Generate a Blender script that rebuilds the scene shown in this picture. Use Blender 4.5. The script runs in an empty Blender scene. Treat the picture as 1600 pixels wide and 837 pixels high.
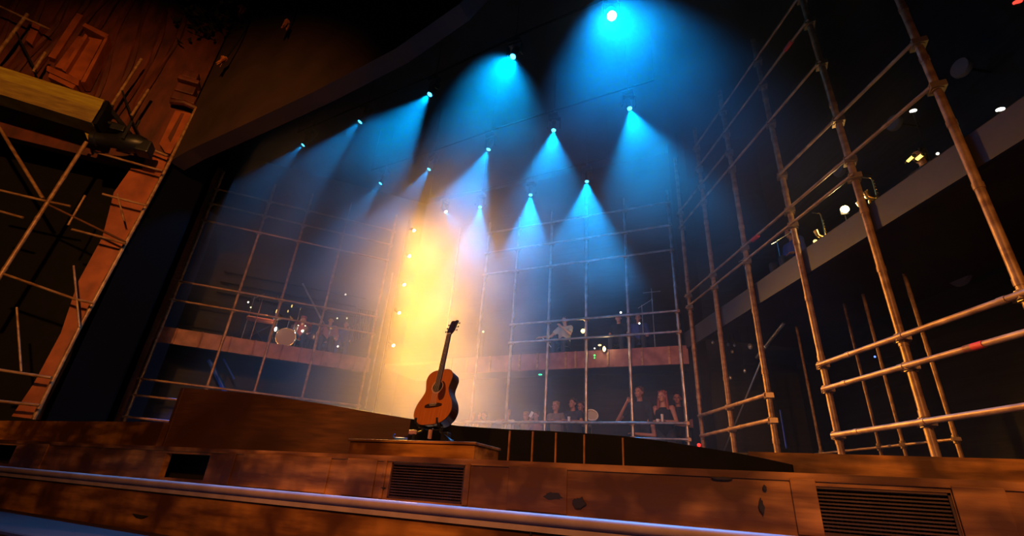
import bpy, bmesh, math, random
from mathutils import Vector, Matrix
random.seed(7)
V = Vector
S = bpy.context.scene
COL = S.collection
# ------------------------------------------------------------------ camera
# origin of the scene = eye of the camera; X along the stage front, Y upstage, Z up
F = 747.0
def nrm(v): return V(v).normalized()
_Z = nrm((110, 1558, -747)); _X = nrm((1700, 238, 747)); _X = (_X - _Z * _X.dot(_Z)).normalized()
_Z = (_Z + _X * .004).normalized(); _X = (_X - _Z * _X.dot(_Z)).normalized()
_Y = _Z.cross(_X)
RW = Matrix((_X, _Y, _Z))                      # camera vector -> world vector
cd = bpy.data.cameras.new('camera'); cam = bpy.data.objects.new('camera', cd); COL.objects.link(cam)
cd.sensor_width = 36; cd.lens = F / 1600 * 36; cd.clip_start = .05; cd.clip_end = 200
cam.matrix_world = RW.to_4x4(); S.camera = cam
def ray(x, y): return (RW @ V((x - 800, 418.5 - y, -F))).normalized()
def at(x, y, Y): d = ray(x, y); return d * (Y / d.y)
def atz(x, y, Z): d = ray(x, y); return d * (Z / d.z)
def proj(p):
    c = RW.transposed() @ V(p); return (800 + F * c.x / -c.z, 418.5 - F * c.y / -c.z)
def hit(x, y, p0, n): d = ray(x, y); return d * (V(p0).dot(n) / d.dot(n))
# ------------------------------------------------------------------ view, world
S.view_settings.view_transform = 'Standard'; S.view_settings.look = 'None'
S.view_settings.exposure = 0.0; S.view_settings.gamma = 1; S.view_settings.use_curve_mapping = False
w = bpy.data.worlds.new('world'); S.world = w; w.use_nodes = True
w.node_tree.nodes['Background'].inputs[0].default_value = (.004, .005, .012, 1)
w.node_tree.nodes['Background'].inputs[1].default_value = .35
S.cycles.volume_bounces = 0; S.cycles.max_bounces = 4; S.cycles.use_light_tree = True
HZ_LOW, HZ_HIGH, HZ_PLUME, PLX, PLW = .0028, .055, .088, -6.1, 3.2      # haze density low / high / in the golden plume, plume centre and half width
ZD = .50                                       # stage deck
# front-of-house lamps (in the auditorium, above and behind the camera)
def spot(name, loc, target, color, power, size, blend=.6, soft=.15, parent=None):
    d = bpy.data.lights.new(name, 'SPOT'); d.color = color; d.energy = power; d.spot_size = math.radians(size)
    d.spot_blend = blend; d.shadow_soft_size = soft
    o = bpy.data.objects.new(name, d); COL.objects.link(o); o.location = loc
    o.rotation_euler = (V(target) - V(loc)).to_track_quat('-Z', 'Y').to_euler()
    if parent: o.parent = parent
    return o
WARM = (1, .40, .10)
FOH = [
 spot('front_of_house_lamp', (-2.5, -3.5, 4.2), (-2.6, 3.9, .6), (1, .36, .08), 520, 30, .7, .12),
 spot('front_of_house_lamp', (5, -4, 5), (2.4, 5.8, 1.8), (1, .40, .12), 360, 48, .8, .2),
 spot('front_of_house_lamp', (1, -5, 6), (-11, 4.0, 4.8), (1, .40, .08), 5200, 46, .8, .2),
 spot('front_of_house_lamp', (0, -3, 5), (-2.2, 11, 2.2), (1, .34, .24), 1300, 24, .9, .2),
 spot('front_of_house_lamp', (1, -4, 5), (-12.3, 8.2, 3.6), (1, .46, .22), 900, 30, .8, .2),
 spot('front_of_house_lamp', (1.5, -2.0, 3.5), (-.6, 3.3, 0), (1, .40, .09), 1000, 105, .8, .2),
 spot('front_of_house_lamp', (-1.0, 2.55, 6.0), (-1.2, 2.75, -.1), (.85, .60, 1), 110, 75, .8, .2),
]
# ------------------------------------------------------------------ material helpers
def mat(name, base, rough=.6, metal=0, noise=None, scale=4, stretch=(1, 1, 1), bump=0, coat=0, detail=6, spec=.5, patch=None, patch_scale=.8):
    m = bpy.data.materials.new(name); m.use_nodes = True; N = m.node_tree.nodes; L = m.node_tree.links
    b = N['Principled BSDF']; b.inputs['Base Color'].default_value = (*base, 1)
    b.inputs['Roughness'].default_value = rough; b.inputs['Metallic'].default_value = metal
    b.inputs['Coat Weight'].default_value = coat; b.inputs['Specular IOR Level'].default_value = spec
    if noise or bump:
        tc = N.new('ShaderNodeTexCoord'); mp = N.new('ShaderNodeMapping'); mp.inputs['Scale'].default_value = stretch
        nz = N.new('ShaderNodeTexNoise'); nz.inputs['Scale'].default_value = scale; nz.inputs['Detail'].default_value = detail
        L.new(tc.outputs['Object'], mp.inputs[0]); L.new(mp.outputs[0], nz.inputs['Vector'])
        if noise:
            r = N.new('ShaderNodeValToRGB'); r.color_ramp.elements[0].position = .35; r.color_ramp.elements[1].position = .68
            r.color_ramp.elements[0].color = (*noise, 1); r.color_ramp.elements[1].color = (*base, 1)
            L.new(nz.outputs[0], r.inputs[0]); out = r.outputs[0]
            if patch:
                n2 = N.new('ShaderNodeTexNoise'); n2.inputs['Scale'].default_value = patch_scale; n2.inputs['Detail'].default_value = 3
                L.new(tc.outputs['Object'], n2.inputs['Vector'])
                r2 = N.new('ShaderNodeValToRGB'); r2.color_ramp.elements[0].position = .4; r2.color_ramp.elements[1].position = .62
                L.new(n2.outputs[0], r2.inputs[0])
                mx = N.new('ShaderNodeMix'); mx.data_type = 'RGBA'; L.new(r2.outputs[0], mx.inputs[0])
                mx.inputs[6].default_value = (*patch, 1); L.new(out, mx.inputs[7]); out = mx.outputs[2]
            L.new(out, b.inputs['Base Color'])
        if bump:
            bp = N.new('ShaderNodeBump'); bp.inputs['Strength'].default_value = bump; bp.inputs['Distance'].default_value = .02
            L.new(nz.outputs[0], bp.inputs['Height']); L.new(bp.outputs[0], b.inputs['Normal'])
    return m
def emit(name, color, strength):
    m = bpy.data.materials.new(name); m.use_nodes = True; b = m.node_tree.nodes['Principled BSDF']
    b.inputs['Base Color'].default_value = (*color, 1); b.inputs['Emission Color'].default_value = (*color, 1)
    b.inputs['Emission Strength'].default_value = strength; return m
M = dict(
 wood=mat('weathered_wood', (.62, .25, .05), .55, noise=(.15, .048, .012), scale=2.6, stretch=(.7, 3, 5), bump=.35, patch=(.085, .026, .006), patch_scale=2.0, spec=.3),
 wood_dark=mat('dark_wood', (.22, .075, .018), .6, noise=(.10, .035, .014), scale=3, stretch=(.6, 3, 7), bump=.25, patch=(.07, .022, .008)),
 plank=mat('yellow_plank', (.42, .33, .04), .6, noise=(.28, .18, .025), scale=3, stretch=(1, 1, 6), bump=.1),
 burn=mat('charred_wood', (.015, .008, .006), .8),
 black=mat('black_paint', (.007, .005, .005), .8, noise=(.004, .004, .004), scale=5, spec=.15),
 seam=mat('bare_batten', (.45, .17, .06), .5, noise=(.2, .07, .02), scale=8),
 pipe=mat('bamboo_pipe', (.44, .25, .12), .42, metal=.2, noise=(.20, .09, .035), scale=5, stretch=(1, 1, 2), bump=.15),
 pipe_steel=mat('steel_pipe', (.50, .50, .52), .32, metal=.8, noise=(.30, .26, .22), scale=6, bump=.1),
 coupler=mat('coupler_metal', (.30, .20, .12), .4, metal=.7),
 rope=mat('red_tape', (.55, .03, .03), .6),
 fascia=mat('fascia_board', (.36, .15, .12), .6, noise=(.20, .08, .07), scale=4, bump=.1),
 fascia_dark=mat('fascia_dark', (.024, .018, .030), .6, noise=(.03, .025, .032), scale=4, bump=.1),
 deck=mat('deck', (.05, .035, .03), .5, noise=(.03, .02, .02), scale=2),
 wall=mat('stage_wall', (.014, .014, .018), .75, noise=(.005, .005, .007), scale=2.2, stretch=(.5, .5, 5), bump=.5),
 ceiling=mat('ceiling_paint', (.01, .01, .012), .9, noise=(.006, .006, .008), scale=2),
 facade=mat('facade_plaster', (.14, .028, .013), .6, noise=(.05, .010, .006), scale=2.2, stretch=(2, 2, .7), bump=.6),
 header=mat('header_plaster', (.045, .018, .012), .85, noise=(.025, .010, .007), scale=1.2, bump=.3),
 pilaster=mat('pilaster_plaster', (.36, .085, .022), .5, noise=(.20, .042, .012), scale=3, bump=.4),
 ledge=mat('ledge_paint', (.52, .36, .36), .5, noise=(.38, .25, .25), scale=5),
 truss=mat('truss_black', (.0025, .0025, .003), .9, spec=.1),
 velvet=mat('black_velvet', (.003, .003, .004), 1, spec=.05),
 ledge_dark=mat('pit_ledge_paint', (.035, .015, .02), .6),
 metal_black=mat('black_metal', (.02, .02, .022), .4, metal=.3, noise=(.012, .012, .014), scale=9),
 grille=mat('grille_metal', (.09, .035, .02), .5, metal=.3, noise=(.05, .02, .01), scale=9),
)
# ------------------------------------------------------------------ geometry helpers
def tag(o, label=None, cat=None, group=None, kind=None):
    if label: o['label'] = label
    if cat: o['category'] = cat
    if group: o['group'] = group
    if kind: o['kind'] = kind
    return o
def empty(name, loc, rz=0):
    o = bpy.data.objects.new(name, None); COL.objects.link(o); o.location = loc; o.rotation_euler.z = rz
    o.empty_display_size = .1; return o
def obj(name, bm, m, parent=None, smooth=False, world=True):
    """link bm as one mesh object; bm is in world space when world is True, else in the parent's space"""
    me = bpy.data.meshes.new(name)
    bmesh.ops.recalc_face_normals(bm, faces=bm.faces[:])
    if world:
        if parent is not None:
            pm = Matrix.LocRotScale(parent.location, parent.rotation_euler, parent.scale)
            pp = parent.parent
            if pp is not None: pm = Matrix.LocRotScale(pp.location, pp.rotation_euler, pp.scale) @ pm
            bm.transform(pm.inverted())
            org = V((0, 0, 0))
        else:
            co = [v.co for v in bm.verts]
            org = V(((min(c.x for c in co) + max(c.x for c in co)) / 2, (min(c.y for c in co) + max(c.y for c in co)) / 2, min(c.z for c in co)))
            bm.transform(Matrix.Translation(-org))
    else: org = V((0, 0, 0))
    bm.to_mesh(me); bm.free(); me.materials.append(m)
    if smooth:
        for p in me.polygons: p.use_smooth = True
        try: me.set_sharp_from_angle(angle=math.radians(40))
        except Exception: pass
    o = bpy.data.objects.new(name, me); COL.objects.link(o); o.location = org
    if parent is not None: o.parent = parent
    return o
def NB(): return bmesh.new()
def box(bm, c, s, rot=None, bevel=0):
    r = bmesh.ops.create_cube(bm, size=1)
    mt = Matrix.Translation(V(c)) @ (rot.to_4x4() if rot is not None else Matrix.Identity(4)) @ Matrix.Diagonal((*s, 1))
    bmesh.ops.transform(bm, matrix=mt, verts=r['verts'])
    if bevel:
        es = {e for v in r['verts'] for e in v.link_edges}
        bmesh.ops.bevel(bm, geom=list(es), offset=bevel, segments=2, affect='EDGES', profile=.6)
def frame(a, b):
    z = (V(b) - V(a)).normalized(); return z.to_track_quat('Z', 'Y').to_matrix()
def tube(bm, a, b, r, seg=10, r2=None):
    a, b = V(a), V(b); h = (b - a).length
    if h < 1e-5: return
    q = bmesh.ops.create_cone(bm, cap_ends=True, segments=seg, radius1=r, radius2=r if r2 is None else r2, depth=h)
    bmesh.ops.transform(bm, matrix=Matrix.Translation((a + b) / 2) @ frame(a, b).to_4x4(), verts=q['verts'])
def ptube(bm, pts, r, seg=8, radii=None):
    pts = [V(p) for p in pts]; rings = []
    for i, p in enumerate(pts):
        d = (pts[min(i + 1, len(pts) - 1)] - pts[max(i - 1, 0)]).normalized()
        m = d.to_track_quat('Z', 'Y').to_matrix(); rr = radii[i] if radii else r
        rings.append([bm.verts.new(p + m @ V((rr * math.cos(2 * math.pi * k / seg), rr * math.sin(2 * math.pi * k / seg), 0))) for k in range(seg)])
    for a, b in zip(rings, rings[1:]):
        best = min(range(seg), key=lambda s: (a[0].co - b[s].co).length)
        for k in range(seg): bm.faces.new((a[k], a[(k + 1) % seg], b[(k + 1 + best) % seg], b[(k + best) % seg]))
    bm.faces.new(rings[0][::-1]); bm.faces.new(rings[-1])
def lathe(bm, prof, c=(0, 0, 0), rot=None, seg=16):
    """prof = [(r, z)...]"""
    rot = rot if rot is not None else Matrix.Identity(3); c = V(c); rings = []
    for r, z in prof:
        if r < 1e-5: rings.append([bm.verts.new(c + rot @ V((0, 0, z)))])
        else: rings.append([bm.verts.new(c + rot @ V((r * math.cos(2 * math.pi * k / seg), r * math.sin(2 * math.pi * k / seg), z))) for k in range(seg)])
    for a, b in zip(rings, rings[1:]):
        for k in range(seg):
            k2 = (k + 1) % seg
            if len(a) == 1 and len(b) == 1: continue
            if len(a) == 1: bm.faces.new((a[0], b[k], b[k2]))
            elif len(b) == 1: bm.faces.new((a[k], a[k2], b[0]))
            else: bm.faces.new((a[k], a[k2], b[k2], b[k]))
    if len(rings[0]) > 1: bm.faces.new(rings[0][::-1])
    if len(rings[-1]) > 1: bm.faces.new(rings[-1])
def prism(bm, pts, off):
    """closed polygon pts (3D) extruded by vector off"""
    a = [bm.verts.new(V(p)) for p in pts]; b = [bm.verts.new(V(p) + V(off)) for p in pts]; n = len(a)
    bm.faces.new(a[::-1]); bm.faces.new(b)
    for i in range(n): bm.faces.new((a[i], a[(i + 1) % n], b[(i + 1) % n], b[i]))
def sphere(bm, c, r, seg=12, sc=(1, 1, 1), rot=None):
    q = bmesh.ops.create_uvsphere(bm, u_segments=seg, v_segments=max(6, seg // 2 + 2), radius=r)
    bmesh.ops.transform(bm, matrix=Matrix.Translation(V(c)) @ (rot.to_4x4() if rot is not None else Matrix.Identity(4)) @ Matrix.Diagonal((*sc, 1)), verts=q['verts'])
def pole_bm(bm, a, b, r, joints=()):
    """scaffold tube built from sleeves: slightly thicker nodes every metre or so"""
    a, b = V(a), V(b); L = (b - a).length; d = (b - a) / L; t = 0; k = 0
    tube(bm, a, b, r, 10)
    t = .35 + random.random() * .4
    while t < L - .1:
        tube(bm, a + d * (t - .035), a + d * (t + .035), r * 1.15, 10); t += .75 + random.random() * .35
def clamp(bm, p, d, r):
    d = V(d).normalized(); tube(bm, V(p) - d * .05, V(p) + d * .05, r * 1.55, 8)
    box(bm, p, (r * 3.4, r * 3.4, r * 1.8), frame((0, 0, 0), d))
def copy_tree(o, parent=None):
    c = o.copy(); COL.objects.link(c); c.parent = parent
    for ch in [x for x in o.children]: copy_tree(ch, c)
    return c
# ------------------------------------------------------------------ set frames (plan)
CB = V((-1.0, 11.0, 0))                                   # corner right/back scaffold
DR = nrm((-.509, .861, 0)); NR = V((DR.y, -DR.x, 0))      # right wall, runs upstage
AL = V((-9.728, 11.0, 0)); DL = nrm((.692, .722, 0)); NL = V((-DL.y, DL.x, 0))   # NL points away from the stage (left/back)
NRo = NR                                                  # points to the right, away from the stage
def onR(x, y, off=0): return hit(x, y, CB + NRo * off, NR)
def onL(x, y, off=0): return hit(x, y, AL + NL * off, NL)
def R_(s, z, off=0): return CB - DR * s + NRo * off + V((0, 0, z))      # s metres downstage of the corner
def L_(s, z, off=0): return AL - DL * s + NL * off + V((0, 0, z))
# ================================================================== HAZE
# ================================================================== STRUCTURE
def struct(name, bm, m, parent=None, smooth=False):
    o = obj(name, bm, m, parent, smooth)
    if parent is None: o['kind'] = 'structure'
    return o
b = NB(); prism(b, [(-17, 3.57, ZD), (-6.1, 3.57, ZD), (-6.1, 4.75, ZD), (-3.2, 4.95, ZD), (-1.2, 5.1, ZD), (6, 5.1, ZD), (8, 5.1, ZD), (8, 15.5, ZD), (-17, 15.5, ZD)], (0, 0, -.12)); struct('floor', b, M['deck'])
b = NB(); box(b, (-4, 0.5, -1.35), (30, 12, .2)); struct('floor_auditorium', b, M['black'])
b = NB(); box(b, (-5.0, 13.1, 5.0), (16, .2, 11)); struct('wall_back', b, M['wall'])
b = NB(); prism(b, [L_(-1.5, -1, 1.9), L_(5.75, -1, 1.9), L_(5.75, -1, 2.1), L_(-1.5, -1, 2.1)], (0, 0, 11.5)); struct('wall_left', b, M['wall'])
b = NB(); prism(b, [L_(5.72, -1, .2), L_(12, -1, .9), L_(12, -1, 1.0), L_(5.72, -1, .3)], (0, 0, 11.5)); struct('wall_wing_left', b, M['velvet'])
b = NB(); prism(b, [R_(-1.5, -1, 3.0), R_(12, -1, 3.0), R_(12, -1, 3.2), R_(-1.5, -1, 3.2)], (0, 0, 11.5)); struct('wall_right', b, M['wall'])
b = NB(); box(b, (-5, 10.8, 10.4), (30, 11.8, .2)); struct('ceiling', b, M['ceiling'])
# --- front of the stage: ledge, panelled risers
zl, yl, yf = -.09, 2.9, 3.25
def F3(x, y): return at(x, y, yf)
b = NB(); box(b, (-4, (yl + yf) / 2 + .2, zl - .05), (26, yf - yl + .4, .07)); tube(b, (-17, yl, zl - .018), (9, yl, zl - .018), .030, 12)
struct('trim_1', b, M['ledge'], smooth=True)
b = NB(); box(b, (-4, yl + .12, zl - .65), (26, .2, 1.12))
fw = struct('wall_front', b, M['wood'])
def face_wall(name, Y, z0, z1, openings, m, x0=-17, x1=9, th=.06):
    """vertical wall in plane Y with rectangular openings [(xa, xb, za, zb)]"""
    b = NB(); xs = sorted({x0, x1, *[o[0] for o in openings], *[o[1] for o in openings]})
    for xa, xb in zip(xs, xs[1:]):
        op = [o for o in openings if o[0] <= xa and o[1] >= xb]
        if op:
            _, _, za, zb = op[0]
            if za > z0: box(b, ((xa + xb) / 2, Y + th / 2, (z0 + za) / 2), (xb - xa, th, za - z0))
            if zb < z1: box(b, ((xa + xb) / 2, Y + th / 2, (zb + z1) / 2), (xb - xa, th, z1 - zb))
        else: box(b, ((xa + xb) / 2, Y + th / 2, (z0 + z1) / 2), (xb - xa, th, z1 - z0))
    return struct(name, b, m)
zt = .222
def X3(x, y=745): return F3(x, y).x
ops = [(F3(607, 757).x, F3(724, 757).x, -.075, .175), (X3(1272, 780), X3(1488, 780), -.075, .16), (X3(254, 725), X3(323, 730), -.06, .16), (-9.2, X3(22, 705), -.06, .16)]
rw = face_wall('wall_riser', yf, zl, zt, ops, M['wood'])
b = NB(); box(b, (-4, yf + .395, zt - .02), (26, .81, .04)); struct('trim_2', b, M['wood'])
b = NB(); box(b, (-4, yf + .3, .03), (26, .04, .3)); struct('wall_riser_back', b, M['burn'])
# deck edge risers
b = NB(); prism(b, [(-17, 3.53, zt - .02), (-6.05, 3.53, zt - .02), (-6.05, 3.6, zt - .02), (-17, 3.6, zt - .02)], (0, 0, ZD - zt + .02)); struct('wall_apron_left', b, M['wood'])
b = NB(); box(b, (4.6, 5.05, .12), (9.2, .1, .76)); struct('wall_apron_right', b, M['wood'])
# battens and planks on the riser: separate boards slightly proud
def board(px, w, kind='wood', Y=yf, z0=zl + .01, z1=zt - .03, t=.015, par=rw):
    x = F3(px, 745).x; b = NB(); box(b, (x, Y - t / 2, (z0 + z1) / 2), (w, t, z1 - z0), bevel=.004); return obj('board', b, M[kind], par)
for px, wd in ((38, .5), (353, .12), (440, 1.05), (563, .30), (600, .03), (731, .04), (840, .42), (1252, .12), (1520, .2)):
    board(px, wd)
# ================================================================== PLATFORM
tops = [(283, 605), (330, 609), (380, 613), (430, 619), (480, 627), (520, 633), (560, 640), (600, 647), (642, 654), (716, 665), (790, 670), (860, 673), (920, 677), (975, 681), (1030, 688), (1075, 695), (1144, 706), (1190, 715), (1236, 725)]
def platY(x):                       # plan depth of the platform's front for a photo column
    t = (x - 283) / (1236 - 283); return 3.62 + 1.35 * t - .25 * math.sin(math.pi * t) + (.55 if 0 else 0) + .45 * math.sin(math.pi * min(1, max(0, t * 1.1)))
plat = [at(x, y, platY(x)) for x, y in tops]
root = empty('curved_platform', (plat[0].x, plat[0].y, zt)); tag(root, 'long dark curved ramp platform behind the guitar, brown boarded at its left end', 'platform')
def strip(pts, zb, off, dz=0):
    b = NB()
    A = [b.verts.new((p.x, p.y, zb)) for p in pts]; B = [b.verts.new((p.x, p.y, p.z + dz)) for p in pts]
    C = [b.verts.new((p.x + off[0], p.y + off[1], zb)) for p in pts]; D = [b.verts.new((p.x + off[0], p.y + off[1], p.z + dz)) for p in pts]
    for i in range(len(pts) - 1):
        for q in ((A, B), (B, D), (D, C), (C, A)):
            b.faces.new((q[0][i], q[0][i + 1], q[1][i + 1], q[1][i]))
    for i in (0, -1): b.faces.new((A[i], B[i], D[i], C[i]))
    return b
k = 8
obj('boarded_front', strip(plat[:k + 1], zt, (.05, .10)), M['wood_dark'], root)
obj('black_front', strip(plat[k:], zt, (.05, .10)), M['black'], root)
b = NB()
for i in range(len(plat) - 1):
    p, q = plat[i], plat[i + 1]; o = V((.3, 2.2, 0))
    prism(b, [p + V((0, .03, -.04)), q + V((0, .03, -.04)), q + o + V((0, 0, -.04)), p + o + V((0, 0, -.04))], (0, 0, .035))
obj('walking_surface', b, M['deck'], root)
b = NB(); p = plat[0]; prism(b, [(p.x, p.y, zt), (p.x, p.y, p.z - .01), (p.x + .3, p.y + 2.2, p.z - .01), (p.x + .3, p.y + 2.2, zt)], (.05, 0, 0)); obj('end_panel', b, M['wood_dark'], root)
def seam(px, y):
    Y = platY(px); p = at(px, y, Y - .012); t = NB(); box(t, (p.x, p.y, (p.z + zt) / 2 - .005), (.014, .02, p.z - zt - .012)); return obj('batten', t, M['seam'], root)
for px, y in ((797, 671), (833, 672), (869, 674), (913, 677), (973, 682)): seam(px, y)
# ================================================================== SCAFFOLDS
def scaffold(name, label, poles, rails, rp, rr, matp, matr, boards=(), braces=(), tape=()):
    root = empty(name, V(poles[0][0]) if poles else (0, 0, 0)); tag(root, label, 'scaffold')
    for a, c in poles:
        b = NB(); pole_bm(b, a, c, rp * random.uniform(.92, 1.08)); po = obj('pole', b, matp, root, True)
        for ra, rb in rails:                                   # couplers where a rail crosses
            ra, rb = V(ra), V(rb); d = V((rb.x - ra.x, rb.y - ra.y, 0)); L = d.length
            if L < .01: continue
            t = (V((a[0] - ra.x, a[1] - ra.y, 0))).dot(d) / (L * L)
            if -.02 <= t <= 1.02:
                p = ra.lerp(rb, t)
                if (V((p.x, p.y, 0)) - V((a[0], a[1], 0))).length < .16 and a[2] < p.z < c[2]:
                    q = NB(); clamp(q, (a[0], a[1], p.z), (0, 0, 1), rp); obj('coupler', q, M['coupler'], po, True)
    for a, c in rails:
        b = NB(); pole_bm(b, a, c, rr * (.7 if name == 'right_scaffold' and a[2] > 3 else 1)); obj('rail', b, matr, root, True)
    for a, c in braces:
        b = NB(); tube(b, a, c, rr, 8); obj('brace', b, M['pipe_steel'], root, True)
    for p, d in tape:
        b = NB(); tube(b, V(p) - V(d) * .09, V(p) + V(d) * .09, rr * 1.15, 10); obj('red_tape', b, M['rope'], root, True)
    return root
# back scaffold: poles every ~1.05 m in plane Y = 11
XB = [-9.45, -7.35, -6.3, -5.31, -4.28, -3.27, -2.22, -1.09]
zb0, zb1 = 2.90, 3.32                                        # fascia of the gallery
poles = [((x, 11, ZD), (x, 11, 7.5 + (.5 if i == 5 else 0))) for i, x in enumerate(XB)]
rails = [((XB[2], 10.94, z), (XB[-1], 10.94, z)) for z in (7.1, 6.42, 5.72)] + [((XB[3], 10.94, z), (XB[-1], 10.94, z)) for z in (4.12, 3.62)] + [((XB[1], 10.94, 1.62), (XB[-1], 10.94, 1.62))]
rails += [((XB[-2], 10.94, 1.30), (XB[-1], 10.94, 1.30))]
back = scaffold('back_scaffold', 'tall pipe scaffold grid across the back of the stage, lit blue', poles, rails, .036, .028, M['pipe_steel'], M['pipe_steel'])
b = NB(); box(b, ((XB[1] + XB[-1]) / 2, 11.07, (zb0 + zb1) / 2), (XB[-1] - XB[1] + .3, .06, zb1 - zb0)); obj('fascia_board', b, M['fascia'], back)
for x in (-7.1, -6.6, -5.9, -5.05, -4.55, -3.8, -3.55, -2.75, -1.95, -1.35):
    b = NB(); box(b, (x, 11.03, (zb0 + zb1) / 2), (.05, .03, zb1 - zb0)); obj('fascia_batten', b, M['pipe'], back)
b = NB(); box(b, ((XB[0] + XB[-1]) / 2, 12.05, zb1 - .08), (XB[-1] - XB[0] + .3, 1.9, .08)); obj('gallery_floor', b, M['deck'], back)
# left scaffold
SL = [5.55, 4.08, 2.96, 1.76, .25]
zl0, zl1 = 3.00, 3.42
poles = [(L_(s, ZD), L_(s, 8.4)) for s in SL]
rails = [(L_(5.6, z, -.06), L_(.2, z, -.06)) for z in (7.72, 7.2, 6.62, 4.68, 4.14, 2.02)] + [(L_(5.6, z, -.06), L_(4.6, z, -.06)) for z in (1.62, 1.1)]
left = scaffold('left_scaffold', 'pipe scaffold wall on the left with a gallery of band gear behind it', poles, rails, .036, .028, M['pipe'], M['pipe'],
                braces=[(L_(2.6, 5.6, .8), L_(1.6, 4.3, .8)), (L_(.05, 2.0, .1), L_(.0, 6.3, .1))])
b = NB(); prism(b, [L_(5.7, zl0, .05), L_(.15, zl0, .05), L_(.15, zl0, .11), L_(5.7, zl0, .11)], (0, 0, zl1 - zl0)); obj('fascia_board', b, M['fascia'], left)
b = NB(); prism(b, [L_(5.7, zl1 - .1, .11), L_(.15, zl1 - .1, .11), L_(.15, zl1 - .1, 1.88), L_(5.7, zl1 - .1, 1.88)], (0, 0, .08)); obj('gallery_floor', b, M['deck'], left)
for s in (5.2, 4.6, 3.9, 3.3, 2.6, 2.1, 1.5, 1.0, .6):
    b = NB(); tube(b, L_(s, zl0, .02), L_(s, zl1, .02), .025, 6); obj('fascia_batten', b, M['fascia'], left)
b = NB(); prism(b, [L_(5.75, ZD, -.02), L_(5.62, ZD, -.02), L_(5.62, ZD, .12), L_(5.75, ZD, .12)], (0, 0, 8)); obj('edge_post', b, M['wood_dark'], left)
b = NB()
for z in (5.1, 5.45, 5.8): prism(b, [L_(5.0, z, 1.6), L_(.6, z, 1.6), L_(.6, z, 1.7), L_(5.0, z, 1.7)], (0, 0, .24))
obj('cladding_boards', b, M['wall'], left)
# right scaffold
SR = [.43, 1.56, 2.76, 4.05, 5.32, 6.60, 7.9]
zr0, zr1 = 3.24, 3.62
poles = [(R_(s, ZD), R_(s, 8.2)) for s in SR]
def rr_(s0, s1, z, off=-.07): return (R_(s0, z, off), R_(s1, z, off))
rails = [rr_(.4, 6.6, 4.32), rr_(.4, 5.4, 4.05), rr_(1.5, 5.4, 7.0), rr_(1.5, 5.4, 7.6), rr_(.4, 2.8, 6.5), rr_(4.05, 6.6, 5.0), rr_(.4, 5.4, 6.1),
         rr_(.5, 2.8, 1.70), rr_(.5, 2.8, 1.32), rr_(1.5, 2.8, .78),
         rr_(4.05, 7.9, 1.87), rr_(4.05, 7.9, 1.55), rr_(4.05, 7.9, .97)]
right = scaffold('right_scaffold', 'tall bamboo like scaffold wall on the right with a dark gallery beam', poles, rails, .042, .032, M['pipe'], M['pipe'],
                 tape=[(R_(6.1, 1.55, -.07), DR), (R_(4.9, 7.0, -.07), DR), (R_(3.2, 4.3, -.07), DR)],
                 braces=[(R_(1.2, 2.8, .9), R_(2.2, 3.2, .9))])
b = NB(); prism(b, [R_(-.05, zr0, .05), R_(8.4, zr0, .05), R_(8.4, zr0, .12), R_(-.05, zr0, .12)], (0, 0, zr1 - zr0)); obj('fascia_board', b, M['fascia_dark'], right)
b = NB(); prism(b, [R_(-.05, zr1 - .1, .12), R_(8.4, zr1 - .1, .12), R_(8.4, zr1 - .1, 2.9), R_(-.05, zr1 - .1, 2.9)], (0, 0, .08)); obj('gallery_floor', b, M['deck'], right)
# dark corner column between back and right scaffolds
b = NB(); prism(b, [(-.98, 11.12, ZD), (-.72, 10.72, ZD), (-.55, 10.9, ZD), (-.8, 11.3, ZD)], (0, 0, 8.6)); o = obj('corner_column', b, M['black']); tag(o, 'black square column in the corner where the back and right scaffolds meet', 'column')
# rear row of thinner poles behind the right scaffold
poles = []
for x, y in ((1270, 640), (1360, 640), (1470, 610), (1410, 690)):
    p = onR(x, y, 1.3); poles.append(((p.x, p.y, ZD), (p.x, p.y, zr0)))
pr = [onR(1270, 690, 1.3), onR(1500, 700, 1.3)]
rear = scaffold('rear_scaffold', 'thin pipes standing in the dark behind the right scaffold, under the gallery', poles, [(V((pr[0].x, pr[0].y, 1.0)), V((pr[1].x, pr[1].y, 1.0)))], .024, .018, M['pipe'], M['pipe'])
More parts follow.
